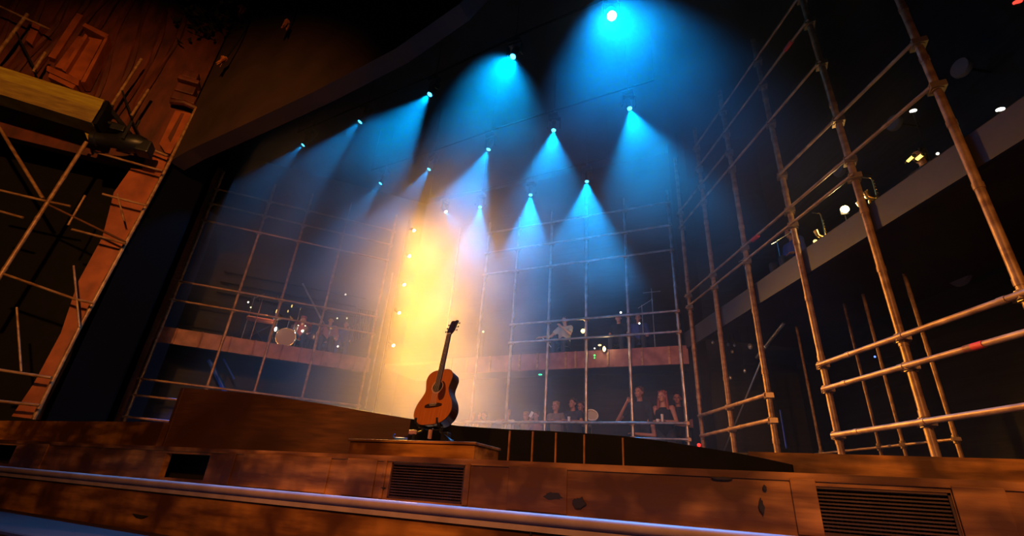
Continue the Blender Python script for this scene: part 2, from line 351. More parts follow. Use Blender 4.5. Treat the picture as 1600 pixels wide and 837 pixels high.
# ================================================================== LAMPS OVER THE STAGE
BLUE = (.0, .36, 1.0); BLUE2 = (.0, .17, 1.0)
mb = M['metal_black']
def lens_mat(name, c, s): return emit(name, c, s)
LB = lens_mat('blue_lens', (.05, .55, 1), 9); LBB = lens_mat('bright_blue_lens', (.55, .85, 1), 60); LW = lens_mat('warm_lens', (1, .72, .32), 30); LPALE = lens_mat('pale_lens', (.6, .85, 1), 14)
def moving_head(loc, d, label, group, lens, color, power, size, r=.10, hang=.34, blend=.35, up=True):
    """moving head lamp; loc = centre of the lens, d = beam direction"""
    d = V(d).normalized(); c = V(loc) - d * .20
    top = c + V((0, 0, hang)); root = empty('moving_head_lamp', top); tag(root, label, 'stage lamp', group)
    b = NB(); box(b, top - V((0, 0, .04)), (.26, .20, .10), bevel=.015); obj('base', b, mb, root)
    b = NB(); side = V((d.y, -d.x, 0)); side = side.normalized() if side.length > .05 else V((1, 0, 0))
    fr = Matrix((side, V((0, 0, 1)).cross(side), V((0, 0, 1)))).transposed()
    for s in (-1, 1): box(b, c + side * s * .15 + V((0, 0, hang / 2 - .07)), (.025, .09, hang - .04), fr)
    box(b, c + V((0, 0, hang - .11)), (.32, .10, .03), fr); obj('yoke', b, mb, root)
    b = NB(); R3 = frame((0, 0, 0), d); k = r / .10
    lathe(b, [(0, -.36), (.06 * k, -.36), (.11 * k, -.28), (.125 * k, -.12), (.10 * k, 0), (.115 * k, .12), (r + .02, .185), (r + .02, .20), (r, .20), (r, .17)], c, R3, 18)
    hd = obj('head', b, mb, root, True)
    b = NB(); lathe(b, [(r - .004, .0), (r - .02, .012), (0, .018)], c + d * .174, R3, 18); obj('lens', b, lens, hd)
    b = NB(); tube(b, top, top + V((0, 0, .16)), .018, 8); obj('hook', b, mb, root)
    l = bpy.data.lights.new('beam', 'SPOT'); l.color = color; l.energy = power; l.spot_size = math.radians(size); l.spot_blend = blend; l.shadow_soft_size = r * .55
    lo = bpy.data.objects.new('beam', l); COL.objects.link(lo); lo.location = V(loc) + d * .03 - top
    lo.rotation_euler = d.to_track_quat('-Z', 'Y').to_euler(); lo.parent = root
    return root
def falloff(l, smooth):
    """lens-collimated beam: the apparent source sits behind the lens, so the light falls off more gently near it"""
    l.use_nodes = True; n = l.node_tree.nodes; e = n['Emission']; f = n.new('ShaderNodeLightFalloff'); f.inputs['Strength'].default_value = 1; f.inputs['Smooth'].default_value = smooth
    l.node_tree.links.new(f.outputs['Quadratic'], e.inputs['Strength'])
def aim(P, v2, tc):
    """world direction going down, tc towards the house, and sideways as needed to read along v2 in plan of view"""
    best = None
    for i in range(-160, 161):
        c = i / 50; d = V((c, -tc, -1)); a = proj(P); q = proj(P + d * .4); u = V((q[0] - a[0], q[1] - a[1])).normalized()
        e = u.dot(V(v2).normalized())
        if best is None or e > best[0]: best = (e, d)
    return best[1].normalized()
ZL = 8.0
rows = {
 1: [((473, 227), (-1.1, 1), .3, 30, .38), ((562, 191), (-1.0, 1), .3, 32, .5), ((671, 148), (-.85, 1), .35, 38, 1.0), ((801, 89), (-.55, 1), .4, 48, 2.6), ((956, 25), (.1, 1), .9, 66, 3.2)],
 2: [((594, 287), (-.75, 1), .3, 30, .6), ((670, 265), (-.65, 1), .3, 32, 1.0), ((763, 234), (-.42, 1), .3, 36, 2.0), ((865, 204), (-.06, 1), .3, 38, 2.4), ((984, 170), (.28, 1), .3, 38, 2.4)],
 3: [((697, 331), (.7, 1), .2, 34, .5), ((750, 324), (-.1, 1), .3, 38, 1.3), ((829, 305), (-.05, 1), .3, 36, 3.0), ((917, 284), (.0, 1), .3, 42, 4.2)]}
where = {1: 'front row', 2: 'middle row', 3: 'back row'}
tell = {(473, 227): 'small blue stage lamp, farthest left of the front row of beams', (562, 191): 'small blue stage lamp, second from left in the front row of beams',
 (671, 148): 'blue stage lamp throwing a broad beam left, third in the front row', (801, 89): 'strong blue stage lamp with the widest beam, beside the dazzling one',
 (956, 25): 'dazzling blue white stage lamp at the top of the picture', (594, 287): 'blue stage lamp at the left end of the middle row of beams',
 (670, 265): 'blue stage lamp second from left in the middle row of beams', (763, 234): 'blue stage lamp at the centre of the middle row of beams',
 (865, 204): 'blue stage lamp with a straight cone, second from right in the middle row', (984, 170): 'blue stage lamp with a broad cone at the right end of the middle row',
 (697, 331): 'pale small stage lamp at the left end of the back row, over the golden glow', (750, 324): 'small blue stage lamp just above the golden glow, second in the back row',
 (829, 305): 'small blue stage lamp third from left in the back row', (917, 284): 'blue stage lamp at the right end of the back row, over the back scaffold'}
BP = 1500
for rk, L in rows.items():
    zz = {1: 8.0, 2: 8.0, 3: 8.0}[rk]; ps = []; heads = []
    for (px, v2, tc, size, k) in L:
        P = atz(*px, zz); ps.append(P)
        if px == (956, 25): dr = (V((0, 0, .3)) - P).normalized(); dr = (dr + V((.03, .10, -.25))).normalized(); lens = LBB
        elif px == (697, 331): dr = aim(P, v2, tc); lens = LPALE
        else: dr = aim(P, v2, tc); lens = LB
        h_ = moving_head(P, dr, tell[px], 'blue moving heads over the stage', lens, BLUE if px != (956, 25) else (.0, .30, 1), BP * k, size, r=.085 if px == (956, 25) else (.062 if rk == 1 else .056), blend=.6); heads.append(h_)
    hk = [V((o_.location.x, o_.location.y, o_.location.z + .17)) for o_ in heads]; d0 = (hk[0] - hk[1]).normalized(); d1 = (hk[-1] - hk[-2]).normalized(); hk = [hk[0] + d0 * .6] + hk + [hk[-1] + d1 * .6]
    root = empty('lighting_bar', hk[0]); tag(root, 'black lighting bar carrying the ' + where[rk] + ' of blue lamps', 'lighting bar')
    b = NB(); ptube(b, hk, .022, 8); obj('tube', b, M['truss'], root, True)
    for p in hk: b = NB(); tube(b, p, V((p.x, p.y, 10.295)), .006, 6); obj('suspension_cable', b, M['truss'], root)
# warm side lamps on a tower
TY = 10.3
tw = [at(x, y, TY) for x, y in ((648, 360), (641, 400), (632, 445), (624, 489), (613, 540))]
tx = sum(p.x for p in tw) / 5
root = empty('lamp_tower', (tx - .32, TY + .1, ZD)); tag(root, 'black boom tower at the left of the golden haze carrying five warm lamps', 'lighting tower')
b = NB(); tube(b, (tx - .32, TY + .1, ZD), (tx - .32, TY + .1, tw[0].z + .5), .04, 10); obj('pole', b, mb, root)
b = NB(); box(b, (tx - .32, TY + .1, ZD + .03), (.6, .6, .05)); obj('base_plate', b, mb, root)
wl = ['topmost', 'second from the top', 'third from the top', 'second from the bottom', 'lowest']
for i, p in enumerate(tw):
    p = V((tx, TY, p.z)); d = aim(p, (1.0, 1), .8)
    r0 = empty('side_lamp', p - d * .2); tag(r0, 'golden side lamp, ' + wl[i] + ' of the five on the boom tower', 'stage lamp', 'golden side lamps')
    R3 = frame((0, 0, 0), d); b = NB(); lathe(b, [(0, -.2), (.035, -.2), (.05, -.1), (.05, .1), (.055, .2), (.045, .2), (.045, .17)], p - d * .2, R3, 16); obj('can', b, mb, r0, True)
    b = NB(); lathe(b, [(.043, 0), (.03, .010), (0, .012)], p - d * .03, R3, 16); obj('lens', b, LW, r0)
    b = NB(); tube(b, p - d * .2, (tx - .32, TY + .1, p.z + .16), .015, 8); obj('bracket', b, mb, r0)
    l = bpy.data.lights.new('beam', 'SPOT'); l.color = (1, .43, .05); l.energy = 3100; l.spot_size = math.radians(60); l.spot_blend = .8; l.shadow_soft_size = .04; falloff(l, 2.5)
    lo = bpy.data.objects.new('beam', l); COL.objects.link(lo); lo.location = d * .24; lo.rotation_euler = d.to_track_quat('-Z', 'Y').to_euler(); lo.parent = r0
# ================================================================== GUITAR, BOX, STAND
M.update(
 spruce=mat('amber_spruce', (.56, .165, .028), .22, noise=(.46, .12, .020), scale=9, stretch=(14, 1, .5), coat=.6),
 maho=mat('dark_mahogany', (.045, .016, .010), .25, noise=(.028, .010, .006), scale=8, coat=.5),
 neck=mat('neck_wood', (.10, .035, .018), .35), ebony=mat('ebony', (.035, .016, .012), .35), guard=mat('tortoise_pickguard', (.085, .022, .014), .2, coat=.5),
 hole=mat('hole_dark', (.006, .004, .003), .9), bone=mat('bone', (.7, .6, .42), .4), chrome=mat('chrome', (.75, .70, .6), .15, metal=1),
 cable=mat('cable_rubber', (.015, .013, .013), .5), bluep=mat('blue_plastic', (.03, .10, .38), .35), pinkp=mat('pale_pink_plastic', (.55, .28, .25), .4))
bx0, bx1, by0, by1, bz1 = at(548, 685, 3.42).x, at(742, 692, 3.42).x, 3.42, 3.84, .357
b = NB(); box(b, ((bx0 + bx1) / 2, (by0 + by1) / 2, (zt + bz1 - .02) / 2), (bx1 - bx0, by1 - by0, bz1 - .02 - zt), bevel=.006)
rb = obj('wooden_riser_box', b, M['wood']); tag(rb, 'low weathered wooden box under the acoustic guitar', 'box')
b = NB(); box(b, ((bx0 + bx1) / 2, (by0 + by1) / 2, bz1 - .01), (bx1 - bx0 + .03, by1 - by0 + .03, .02), bevel=.004); obj('lid', b, M['wood'], rb)
def cat(pts, n=6):
    out = []
    for i in range(len(pts) - 1):
        p0, p1, p2, p3 = pts[max(0, i - 1)], pts[i], pts[i + 1], pts[min(len(pts) - 1, i + 2)]
        for k in range(n):
            t = k / n; out.append(tuple(.5 * (2 * b_ + (c_ - a_) * t + (2 * a_ - 5 * b_ + 4 * c_ - d_) * t * t + (3 * b_ - a_ - 3 * c_ + d_) * t ** 3) for a_, b_, c_, d_ in zip(p0, p1, p2, p3)))
    return out + [pts[-1]]
gb = at(671, 663, 3.60)
g = empty('acoustic_guitar', gb); g.rotation_euler = (math.radians(-13), math.radians(-4.5), math.radians(-4)); g.scale = (1.05, 1.05, 1.05); tag(g, 'amber acoustic guitar with dark neck leaning back on a stand against golden haze', 'guitar')
half = cat([(.0, 0), (.07, .002), (.125, .018), (.172, .06), (.193, .12), (.180, .19), (.145, .25), (.124, .295), (.122, .33), (.133, .38), (.138, .42), (.122, .462), (.085, .487), (.04, .494), (0, .495)], 5)
out = half + [(-x, z) for x, z in half[-2:0:-1]]
D = .105
def gp(name, bm, m, par=g, sm=False): return obj(name, bm, m, par, sm, world=False)
b = NB(); prism(b, [(x, 0, z) for x, z in out], (0, .004, 0)); top = gp('soundboard', b, M['spruce'])
b = NB()
ra = [[b.verts.new((x * k, y, (z - .25) * k + .25)) for x, z in out] for y, k in ((.004, 1), (D, .985), (D + .008, .9))]
for r0_, r1_ in zip(ra, ra[1:]):
    for i in range(len(out)): j = (i + 1) % len(out); b.faces.new((r0_[i], r0_[j], r1_[j], r1_[i]))
b.faces.new(ra[0]); b.faces.new(ra[-1]); gp('back_and_sides', b, M['maho'], sm=True)
b = NB(); loop = [V((x, .001, z)) for x, z in out]; ptube(b, loop + [loop[0]], .0028, 6); gp('binding', b, M['ebony'], sm=True)
hz_, hc = .335, V((0, -.0005, .335))
RY = Matrix.Rotation(math.radians(90), 3, 'X')
b = NB(); lathe(b, [(0, 0), (.050, 0), (.050, .003), (0, .003)], (0, .001, .335), RY, 28); gp('sound_hole', b, M['hole'])
b = NB()
for r1 in (.054, .060):
    ptube(b, [V((r1 * math.cos(a), -.0008, .335 + r1 * math.sin(a))) for a in [i * math.pi / 18 for i in range(37)]], .0012, 5)
gp('rosette', b, M['bone'])
b = NB(); pg = cat([(.030, .385), (.062, .372), (.085, .33), (.096, .28), (.090, .225), (.058, .205), (.035, .222), (.024, .262), (.040, .292), (.058, .32), (.056, .352), (.030, .385)], 4)[:-1]
prism(b, [(x, -.0035, z) for x, z in pg], (0, .003, 0)); gp('pickguard', b, M['guard'])
b = NB(); prism(b, [(x, -.012, z) for x, z in ((-.085, .155), (-.085, .170), (-.05, .180), (.05, .180), (.085, .170), (.085, .155), (.04, .148), (-.04, .148))], (0, .012, 0)); br = gp('bridge', b, M['ebony'])
b = NB(); box(b, (0, -.0145, .172), (.075, .006, .003)); gp('saddle', b, M['bone'], br)
for i in range(6):
    b = NB(); sphere(b, (-.0275 + i * .011, -.013, .161), .0032, 8); gp('bridge_pin', b, M['bone'], br)
nt = .86
b = NB(); prism(b, [(-.028, -.008, .345), (.028, -.008, .345), (.022, -.008, nt), (-.022, -.008, nt)], (0, .008, 0)); fb = gp('fretboard', b, M['ebony'])
b = NB()
for k in range(1, 20):
    z = nt - .645 * (1 - 2 ** (-k / 12)); 
    if z > .36: box(b, (0, -.0085, z), (.046 + .009 * (nt - z), .0015, .0015))
gp('frets', b, M['chrome'], fb)
b = NB()
for k in (3, 5, 7, 9, 12):
    z = nt - .645 * (1 - 2 ** (-(k - .5) / 12)); lathe(b, [(0, 0), (.003, 0), (.003, .001), (0, .001)], (0, -.0085, z), RY, 10)
gp('position_dots', b, M['bone'], fb)
b = NB(); rings = []
for z, w_, t in ((.47, .028, .075), (.50, .027, .035), (.53, .026, .022), (.7, .024, .02), (nt, .022, .018)):
    rings.append([b.verts.new((w_ * math.cos(math.pi * a / 8), t * math.sin(math.pi * a / 8), z)) for a in range(9)])
for r0_, r1_ in zip(rings, rings[1:]):
    for i in range(9): j = (i + 1) % 9; b.faces.new((r0_[i], r0_[j], r1_[j], r1_[i]))
b.faces.new(rings[0]); b.faces.new(rings[-1]); gp('neck', b, M['neck'], sm=True)
b = NB(); box(b, (0, -.010, nt + .003), (.044, .012, .006)); gp('nut', b, M['bone'])
b = NB(); hs = [(-.022, 0), (.022, 0), (.036, .035), (.039, .17), (.022, .178), (0, .168), (-.022, .178), (-.039, .17), (-.036, .035)]
tilt = lambda z: -.004 + .26 * z
prism(b, [(x, tilt(z), nt + .006 + z) for x, z in hs], (0, .016, 0)); hd = gp('headstock', b, M['maho'])
for s in (-1, 1):
    for k in range(3):
        z = .05 + k * .045; y = tilt(z)
        b = NB(); tube(b, (s * .030, y + .010, nt + z), (s * .056, y + .010, nt + z), .003, 8)
        sphere(b, (s * .063, y + .010, nt + z), .010, 10, (.8, .5, 1)); tube(b, (s * .022, y - .012, nt + z), (s * .022, y + .004, nt + z), .0035, 8)
        gp('tuning_peg', b, M['chrome'], hd, True)
for i in range(6):
    b = NB(); tube(b, (-.0275 + i * .011, -.0165, .17), (-.0175 + i * .007, -.0125, nt + .004), .0006, 5); gp('string', b, M['bone'])
b = NB(); lathe(b, [(0, 0), (.006, 0), (.004, .008), (.008, .014), (0, .016)], (0, D / 2, -.001), Matrix.Rotation(math.pi, 3, 'X'), 12); gp('strap_button', b, M['chrome'])
# stand
st = empty('guitar_stand', (gb.x, gb.y + .05, bz1)); st.rotation_euler.z = math.radians(-4); tag(st, 'black folding guitar stand on the wooden box holding the guitar', 'guitar stand')
def sp(name, bm, m=mb, par=st): return obj(name, bm, m, par, True, world=False)
hgt = gb.z - bz1
for s in (-1, 1):
    b = NB(); ptube(b, [(s * .30, -.10, .012), (s * .10, -.015, hgt - .05), (s * .06, .02, hgt + .06)], .009, 8); sp('front_leg', b)
    b = NB(); ptube(b, [(s * .07, .03, hgt - .022), (s * .105, -.05, hgt - .018), (s * .115, -.095, hgt + .015), (s * .112, -.10, hgt + .05)], .010, 8); sp('yoke_arm', b)
    b = NB(); sphere(b, (s * .30, -.10, .012), .013, 10); sp('rubber_foot', b)
b = NB(); ptube(b, [(0, .17, .010), (0, .10, .25), (0, .085, .40)], .010, 8); sp('rear_leg', b)
b = NB(); tube(b, (-.09, .03, hgt - .024), (.09, .03, hgt - .024), .010, 10); tube(b, (-.075, .085, .36), (.075, .085, .36), .011, 10); sp('crossbar', b)
b = NB(); box(b, (0, -.02, hgt - .075), (.022, .03, .075), bevel=.004); sp('release_tab', b, M['pinkp'])
b = NB(); box(b, (.17, -.02, .055), (.075, .05, .075), bevel=.01); obj('clamp_block', b, mb, st, False, False)
# small things beside it
p = at(627, 684, 3.5); r = empty('tuner_clip', (p.x, 3.5, bz1)); r.rotation_euler.z = .1; tag(r, 'small blue tuner gadget lying on the box left of the guitar stand', 'tuner')
b = NB(); box(b, (0, 0, .018), (.11, .04, .022), bevel=.006); obj('body', b, M['bluep'], r, False, False)
b = NB(); ptube(b, [(-.05, 0, .02), (-.075, -.005, .03), (-.08, -.005, .045), (-.065, -.005, .055)], .006, 8); obj('clip', b, M['bluep'], r, True, False)
p = at(645, 674, 3.58); r = empty('cable_plug', (p.x, 3.58, bz1)); r.rotation_euler = (0, 0, -.2); tag(r, 'small pale pink plug box standing left of the guitar stand foot', 'plug')
b = NB(); box(b, (0, 0, .085), (.07, .03, .035), bevel=.004); obj('housing', b, M['pinkp'], r, False, False)
b = NB(); tube(b, (.02, 0, 0), (.02, 0, .07), .014, 8); obj('stem', b, mb, r, False, False)
b = NB(); pts = [(gb.x - .10, 3.56, bz1 + .008), (gb.x - .2, 3.50, bz1 + .008), (gb.x - .35, 3.60, bz1 + .008), (gb.x - .42, 3.80, bz1 + .008), (gb.x - .35, 3.88, bz1 + .008), (gb.x - .2, 3.80, bz1 + .008), (gb.x + .1, 3.85, bz1 + .008), (gb.x + .3, 3.78, bz1 + .008)]
ptube(b, cat(pts, 6), .005, 6); o = obj('guitar_cable', b, M['cable'], None, True); tag(o, 'thin black cable curled on the box around the guitar stand', 'cable')
b = NB(); pl_ = [at(552, 676, 4.0), at(560, 668, 4.0), at(580, 661, 4.0), at(600, 663, 4.0), at(612, 675, 4.0)]
# ================================================================== VENTS IN THE RISER
def vent(i, label):
    xa, xb, za, zb = ops[i]; xb = min(xb, 9); xa = max(xa, -17)
    r = empty('vent_grille', ((xa + xb) / 2, yf + .03, za)); tag(r, label, 'vent', 'vent grilles in the riser')
    b = NB(); cx_, cz_ = (xa + xb) / 2, (za + zb) / 2; Y = yf + .02; fw_ = .012
    for c, s in (((cx_, Y, za + fw_ / 2), (xb - xa, .03, fw_)), ((cx_, Y, zb - fw_ / 2), (xb - xa, .03, fw_)), ((xa + fw_ / 2, Y, cz_), (fw_, .03, zb - za)), ((xb - fw_ / 2, Y, cz_), (fw_, .03, zb - za))): box(b, c, s)
    obj('frame', b, M['grille'], r)
    b = NB(); n = 13
    for k in range(n):
        z = za + (k + .7) * (zb - za) / (n + .4); box(b, (cx_, Y, z), (xb - xa - .02, .014, (zb - za) / n * .45))
    obj('slats', b, M['grille'], r)
    b = NB(); n = int((xb - xa) / .022)
    for k in range(1, n): box(b, (xa + k * (xb - xa) / n, Y + .012, cz_), (.004, .006, zb - za - .02))
    obj('mesh_wires', b, M['grille'], r)
vent(0, 'slatted vent grille in the riser below the guitar box')
vent(1, 'large dark slatted vent grille in the riser at the right edge')
# scorched marks
for px, py, w_, h_ in ((866, 775, .15, .055), (905, 785, .10, .07), (1128, 747, .12, .02), (1190, 790, .03, .09), (1195, 762, .025, .03), (600, 762, .05, .012)):
    p = F3(px, py); b = NB(); n = 22
    pts = [(p.x + w_ / 2 * math.cos(a) * random.uniform(.6, 1.1), yf - .017, p.z + h_ / 2 * math.sin(a) * random.uniform(.6, 1.1)) for a in [2 * math.pi * k / n for k in range(n)]]
    prism(b, pts, (0, .016, 0)); obj('scorch_mark', b, M['burn'], rw)
for px, py, w_ in ((220, 806, .22), (1040, 838, .2)):
    p = at(px, py, yl + .02); b = NB(); prism(b, [(p.x - w_ / 2, yl + .008, p.z + .012), (p.x + w_ / 2, yl + .008, p.z + .008), (p.x + w_ * .2, yl + .008, p.z - .014), (p.x - w_ * .2, yl + .008, p.z - .01)], (0, .03, 0)); obj('scorch_mark', b, M['burn'], fw)
b = NB(); p = at(831, 825, yl + .02); box(b, (p.x, yl + .012, -.66), (.008, .02, 1.05)); obj('panel_joint', b, M['burn'], fw)
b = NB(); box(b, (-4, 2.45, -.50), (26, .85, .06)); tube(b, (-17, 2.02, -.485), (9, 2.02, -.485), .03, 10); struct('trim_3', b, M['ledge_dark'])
b = NB(); box(b, (-4, 2.1, -.9), (26, .1, .74)); struct('wall_orchestra_pit', b, M['wood_dark'])
# ================================================================== PROSCENIUM, HEADER, LEFT FACADE
K = at(70, 660, 4.5); K.z = 0
def Fc(s, z, off=0): return K - DL * s + NL * off + V((0, 0, z))      # s metres towards the auditorium, off>0 away from stage
def onF(x, y, off=0): return hit(x, y, K + NL * off, NL)
b = NB(); prism(b, [Fc(0, ZD), Fc(.02, ZD, .8), Fc(-.0, ZD, .85) + V((0, .0, 0)), Fc(-.55, ZD, .95), Fc(-.55, ZD, .85)], (0, 0, 11)); struct('wall_proscenium', b, M['velvet'])
b = NB(); prism(b, [Fc(.45, -1.2, .35), Fc(9, -1.2, .35), Fc(9, -1.2, .45), Fc(.45, -1.2, .45)], (0, 0, 14)); 
# upper plaster wall and dark box recess
b.free(); b = NB()
prism(b, [Fc(0, 6.0, .12), Fc(9.5, 6.0, .12), Fc(9.5, 13, .12), Fc(0, 13, .12)], NL * .2); struct('wall_facade_upper', b, M['facade'])
b = NB(); prism(b, [Fc(.3, -1.2, 1.1), Fc(9.5, -1.2, 1.1), Fc(9.5, 6.1, 1.1), Fc(.3, 6.1, 1.1)], NL * .15); struct('wall_facade_lower', b, M['black'])
# header: arch bottom edge
hp = [(-11.0, 6.25), (-10.36, 6.40), (-8.4, 6.62), (-6.7, 6.84), (-4.93, 7.19), (-3.65, 7.76), (-2.6, 8.9), (-2.0, 10.6), (-1.9, 12.6)]
b = NB(); prism(b, [(x, 4.5, z) for x, z in hp] + [(-11.0, 4.5, 12.6)], (0, .35, 0)); struct('wall_header', b, M['header'])
def fprism(pts, off, th): b = NB(); prism(b, [onF(x, y, off) for x, y in pts], NL * th); return b
# pilaster: shaft, base block, capital
pil = empty('pilaster', Fc(.35, ZD)); tag(pil, 'tall orange brown pilaster beside the dark proscenium opening', 'pilaster')
obj('lower_shaft', fprism([(58, 655), (18, 650), (52, 600), (95, 520), (122, 440), (160, 370), (178, 300), (205, 262), (254, 268), (228, 322), (196, 383), (122, 515), (80, 600)], .0, .118), M['pilaster'], pil)
obj('upper_shaft', fprism([(249, 224), (274, 172), (303, 178), (266, 240), (258, 238)], -.05, .165), M['pilaster'], pil)
obj('shaft_groove', fprism([(262, 215), (283, 176), (288, 177), (266, 222)], -.06, .02), M['facade'], pil)
obj('middle_block', fprism([(222, 262), (232, 236), (262, 246), (254, 268)], -.08, .198), M['pilaster'], pil)
b = NB()
for (x, y), w_, h_, d_ in (((289, 158), .50, .22, .3), ((291, 143), .40, .25, .24), ((296, 130), .46, .12, .3), ((298, 120), .34, .22, .2)):
    p = onF(x, y, .0); box(b, p, (w_, d_, h_), Matrix.Rotation(math.atan2(DL.y, DL.x), 3, 'Z'), bevel=.03)
obj('capital', b, M['facade'], pil)
b = NB(); p = onF(290, 165, -.05); ptube(b, [p - DL * .3, p - NL * .1, p + DL * .25], .07, 8); obj('scroll', b, M['facade'], pil, True)
# ornamental panel
pan = empty('carved_panel', onF(110, 110, .1)); tag(pan, 'carved orange panel with raised moulding on the upper left facade', 'wall panel')
obj('field', fprism([(135, 57), (160, 62), (126, 126), (100, 112)], -.10, .2), M['pilaster'], pan)
obj('side_panel', fprism([(122, 56), (132, 58), (98, 108), (86, 104)], -.04, .16), M['pilaster'], pan)
for q in ([(133, 52), (137, 56), (102, 112), (97, 109)], [(163, 60), (169, 58), (133, 128), (126, 128)], [(72, 110), (74, 102), (124, 124), (122, 134)], [(75, 120), (77, 114), (118, 133), (114, 139)], [(128, 40), (133, 36), (170, 54), (166, 60)]):
    b = fprism(q, -.22, .3); obj('moulding', b, M['pilaster'], pan)
for q, nm_ in (([(40, 62), (52, 34), (64, 38), (50, 70)], 'narrow'), ([(75, 88), (120, 20), (130, 24), (86, 92)], 'long')):
    b = fprism(q, -.05, .168); o = obj('facade_batten', b, M['pilaster']); tag(o, nm_ + ' raised batten on the upper left facade beside the carved panel', 'batten')
# drapery folds on facade
for i in range(14):
    x0_, y0_ = random.uniform(0, 250), random.uniform(0, 190)
    if y0_ > 100 and x0_ < 140: continue
b = NB()
for i in range(26):
    s0 = .5 + i * .33; z0 = random.uniform(6.3, 7.2); pts = [Fc(s0 + .12 * math.sin(z * 1.1 + i) + .06 * z, z, .10 - .03 * math.sin(z + i)) for z in [z0 + k * .35 for k in range(14)]]
    ptube(b, pts, .05, 6, [.03 + .05 * abs(math.sin(k * .5 + i)) for k in range(14)])
o = obj('draped_cloth', b, M['facade'], None, True); tag(o, 'dark red brown draped cloth folds hanging over the upper left facade', 'drapery')
# box beam
b = NB(); a0, a1 = onF(163, 156, -.85), onF(-60, 84, -.85); c0, c1 = onF(143, 192, -.97), onF(-60, 134, -.97); m0 = onF(155, 172, -1.0); m1 = onF(-60, 108, -1.0)
prism(b, [a0, m0, c0, c0 + NL * .4, a0 + NL * .4], a1 - a0); bm_ = obj('box_beam', b, M['plank']); obj('lower_board', (lambda t: (prism(t, [m0 - NL * .012, c0 - NL * .012, c0, m0], a1 - a0), t)[1])(NB()), mat('darker_plank', (.26, .17, .025), .65, noise=(.16, .09, .015), scale=3, stretch=(1, 1, 6)), bm_); tag(bm_, 'yellow brown plank box beam jutting in at the upper left edge', 'beam')  # lower board in a darker tone than the rest of the beam
b = NB(); prism(b, [a0 + DL * .02, m0 + DL * .02, c0 + DL * .02, c0 + NL * .4 + DL * .02, a0 + NL * .4 + DL * .02], DL * .06); obj('end_cap', b, M['black'], bm_)
# front-left scaffold
fs = empty('front_left_scaffold', onF(0, 430, -.3)); tag(fs, 'thin golden scaffold pipes in front of the left facade', 'scaffold')
def fl(name, a, c, r, m='pipe', off=-.35, joints=True):
    p, q = onF(*a, off), onF(*c, off); b = NB()
    (pole_bm if joints else tube)(b, p, q, r); obj(name, b, M[m], fs, True)
fl('pole', (-20, 462), (135, 222), .035); fl('pole', (172, 168), (221, 92), .028); fl('pole', (-10, 92), (43, 22), .034); fl('pole', (52, 112), (71, 82), .028); fl('pole', (205, 181), (232, 140), .028)
for a, c in (((307, 168), (256, 270)), ((256, 270), (229, 320)), ((229, 320), (196, 380)), ((196, 380), (124, 512)), ((124, 512), (52, 655))): fl('pole', a, c, .034, off=-.12)
fl('brace', (-10, 185), (67, 310), .032, joints=False); fl('brace', (115, 415), (124, 511), .018, joints=False); fl('brace', (183, 303), (194, 345), .016, joints=False); fl('brace', (26, 480), (33, 580), .018, joints=False)
fl('brace', (72, 318), (196, 378), .022, 'wood_dark', joints=False); fl('brace', (133, 305), (106, 352), .02, joints=False); fl('brace', (25, 50), (58, 115), .018, 'metal_black', joints=False); fl('brace', (190, 140), (207, 185), .02, 'metal_black', joints=False)
for a, c in (((-5, 296), (67, 313)), ((67, 313), (110, 322)), ((147, 237), (254, 267)), ((224, 228), (262, 243)), ((160, 303), (229, 321)), ((112, 358), (196, 380)), ((-5, 424), (117, 467)), ((117, 467), (148, 474)), ((-5, 577), (80, 590)), ((-5, 626), (62, 633)), ((-5, 8), (78, 46)), ((0, 330), (36, 340))):
    fl('rail', a, c, .024)
# follow-spot and small truss at the beam's end
p = onF(190, 222, -.7); fo = empty('profile_spotlight', p); fo.rotation_euler.z = math.atan2(DL.y, DL.x); tag(fo, 'black profile spotlight clamped beside the end of the yellow beam', 'spotlight')
b = NB(); RL = Matrix.Rotation(math.radians(-100), 3, 'Y') @ Matrix.Rotation(math.radians(0), 3, 'X'); lathe(b, [(0, -.45), (.14, -.43), (.2, -.3), (.2, 0), (.15, .08), (.13, .4), (.15, .42), (.15, .5), (.13, .5), (.13, .44)], (0, 0, 0), RL, 18); obj('barrel', b, mb, fo, True, False)
b = NB(); lathe(b, [(.13, 0), (.07, .03), (0, .04)], RL @ V((0, 0, .44)), RL, 18); obj('lens', b, mat('lens_glass', (.12, .2, .35), .1), fo, True, False)
b = NB()
for s in (-1, 1): box(b, (.1, s * .23, .18), (.05, .03, .45))
box(b, (.1, 0, .40), (.06, .48, .04)); tube(b, (.1, 0, .40), (.1, 0, .62), .025, 8); obj('yoke', b, mb, fo, False, False)
b = NB(); box(b, (.42, 0, -.02), (.25, .3, .28), bevel=.03); box(b, (-.15, 0, .28), (.25, .2, .15), bevel=.02); obj('lamp_house', b, mb, fo, False, False)
for (x, y), nm_ in (((140, 200), 'left'), ((206, 196), 'right')):
    pass
o = obj('bracket_plate', fprism([(128, 196), (143, 190), (148, 200), (137, 218)], -.5, .06), M['plank']); tag(o, 'small orange triangular bracket under the end of the yellow beam', 'bracket')
b = NB(); q0, q1 = onF(170, 168, -.6), onF(215, 225, -.6); ptube(b, [q0, q1], .05, 8); ptube(b, [onF(150, 215, -.6), onF(175, 165, -.6)], .04, 8); ptube(b, [onF(200, 200, -.6), onF(150, 186, -.6)], .04, 8); o = obj('lamp_bracket', b, mb, None, True); tag(o, 'black crossed bracket arms holding the profile spotlight at the yellow beam', 'bracket')
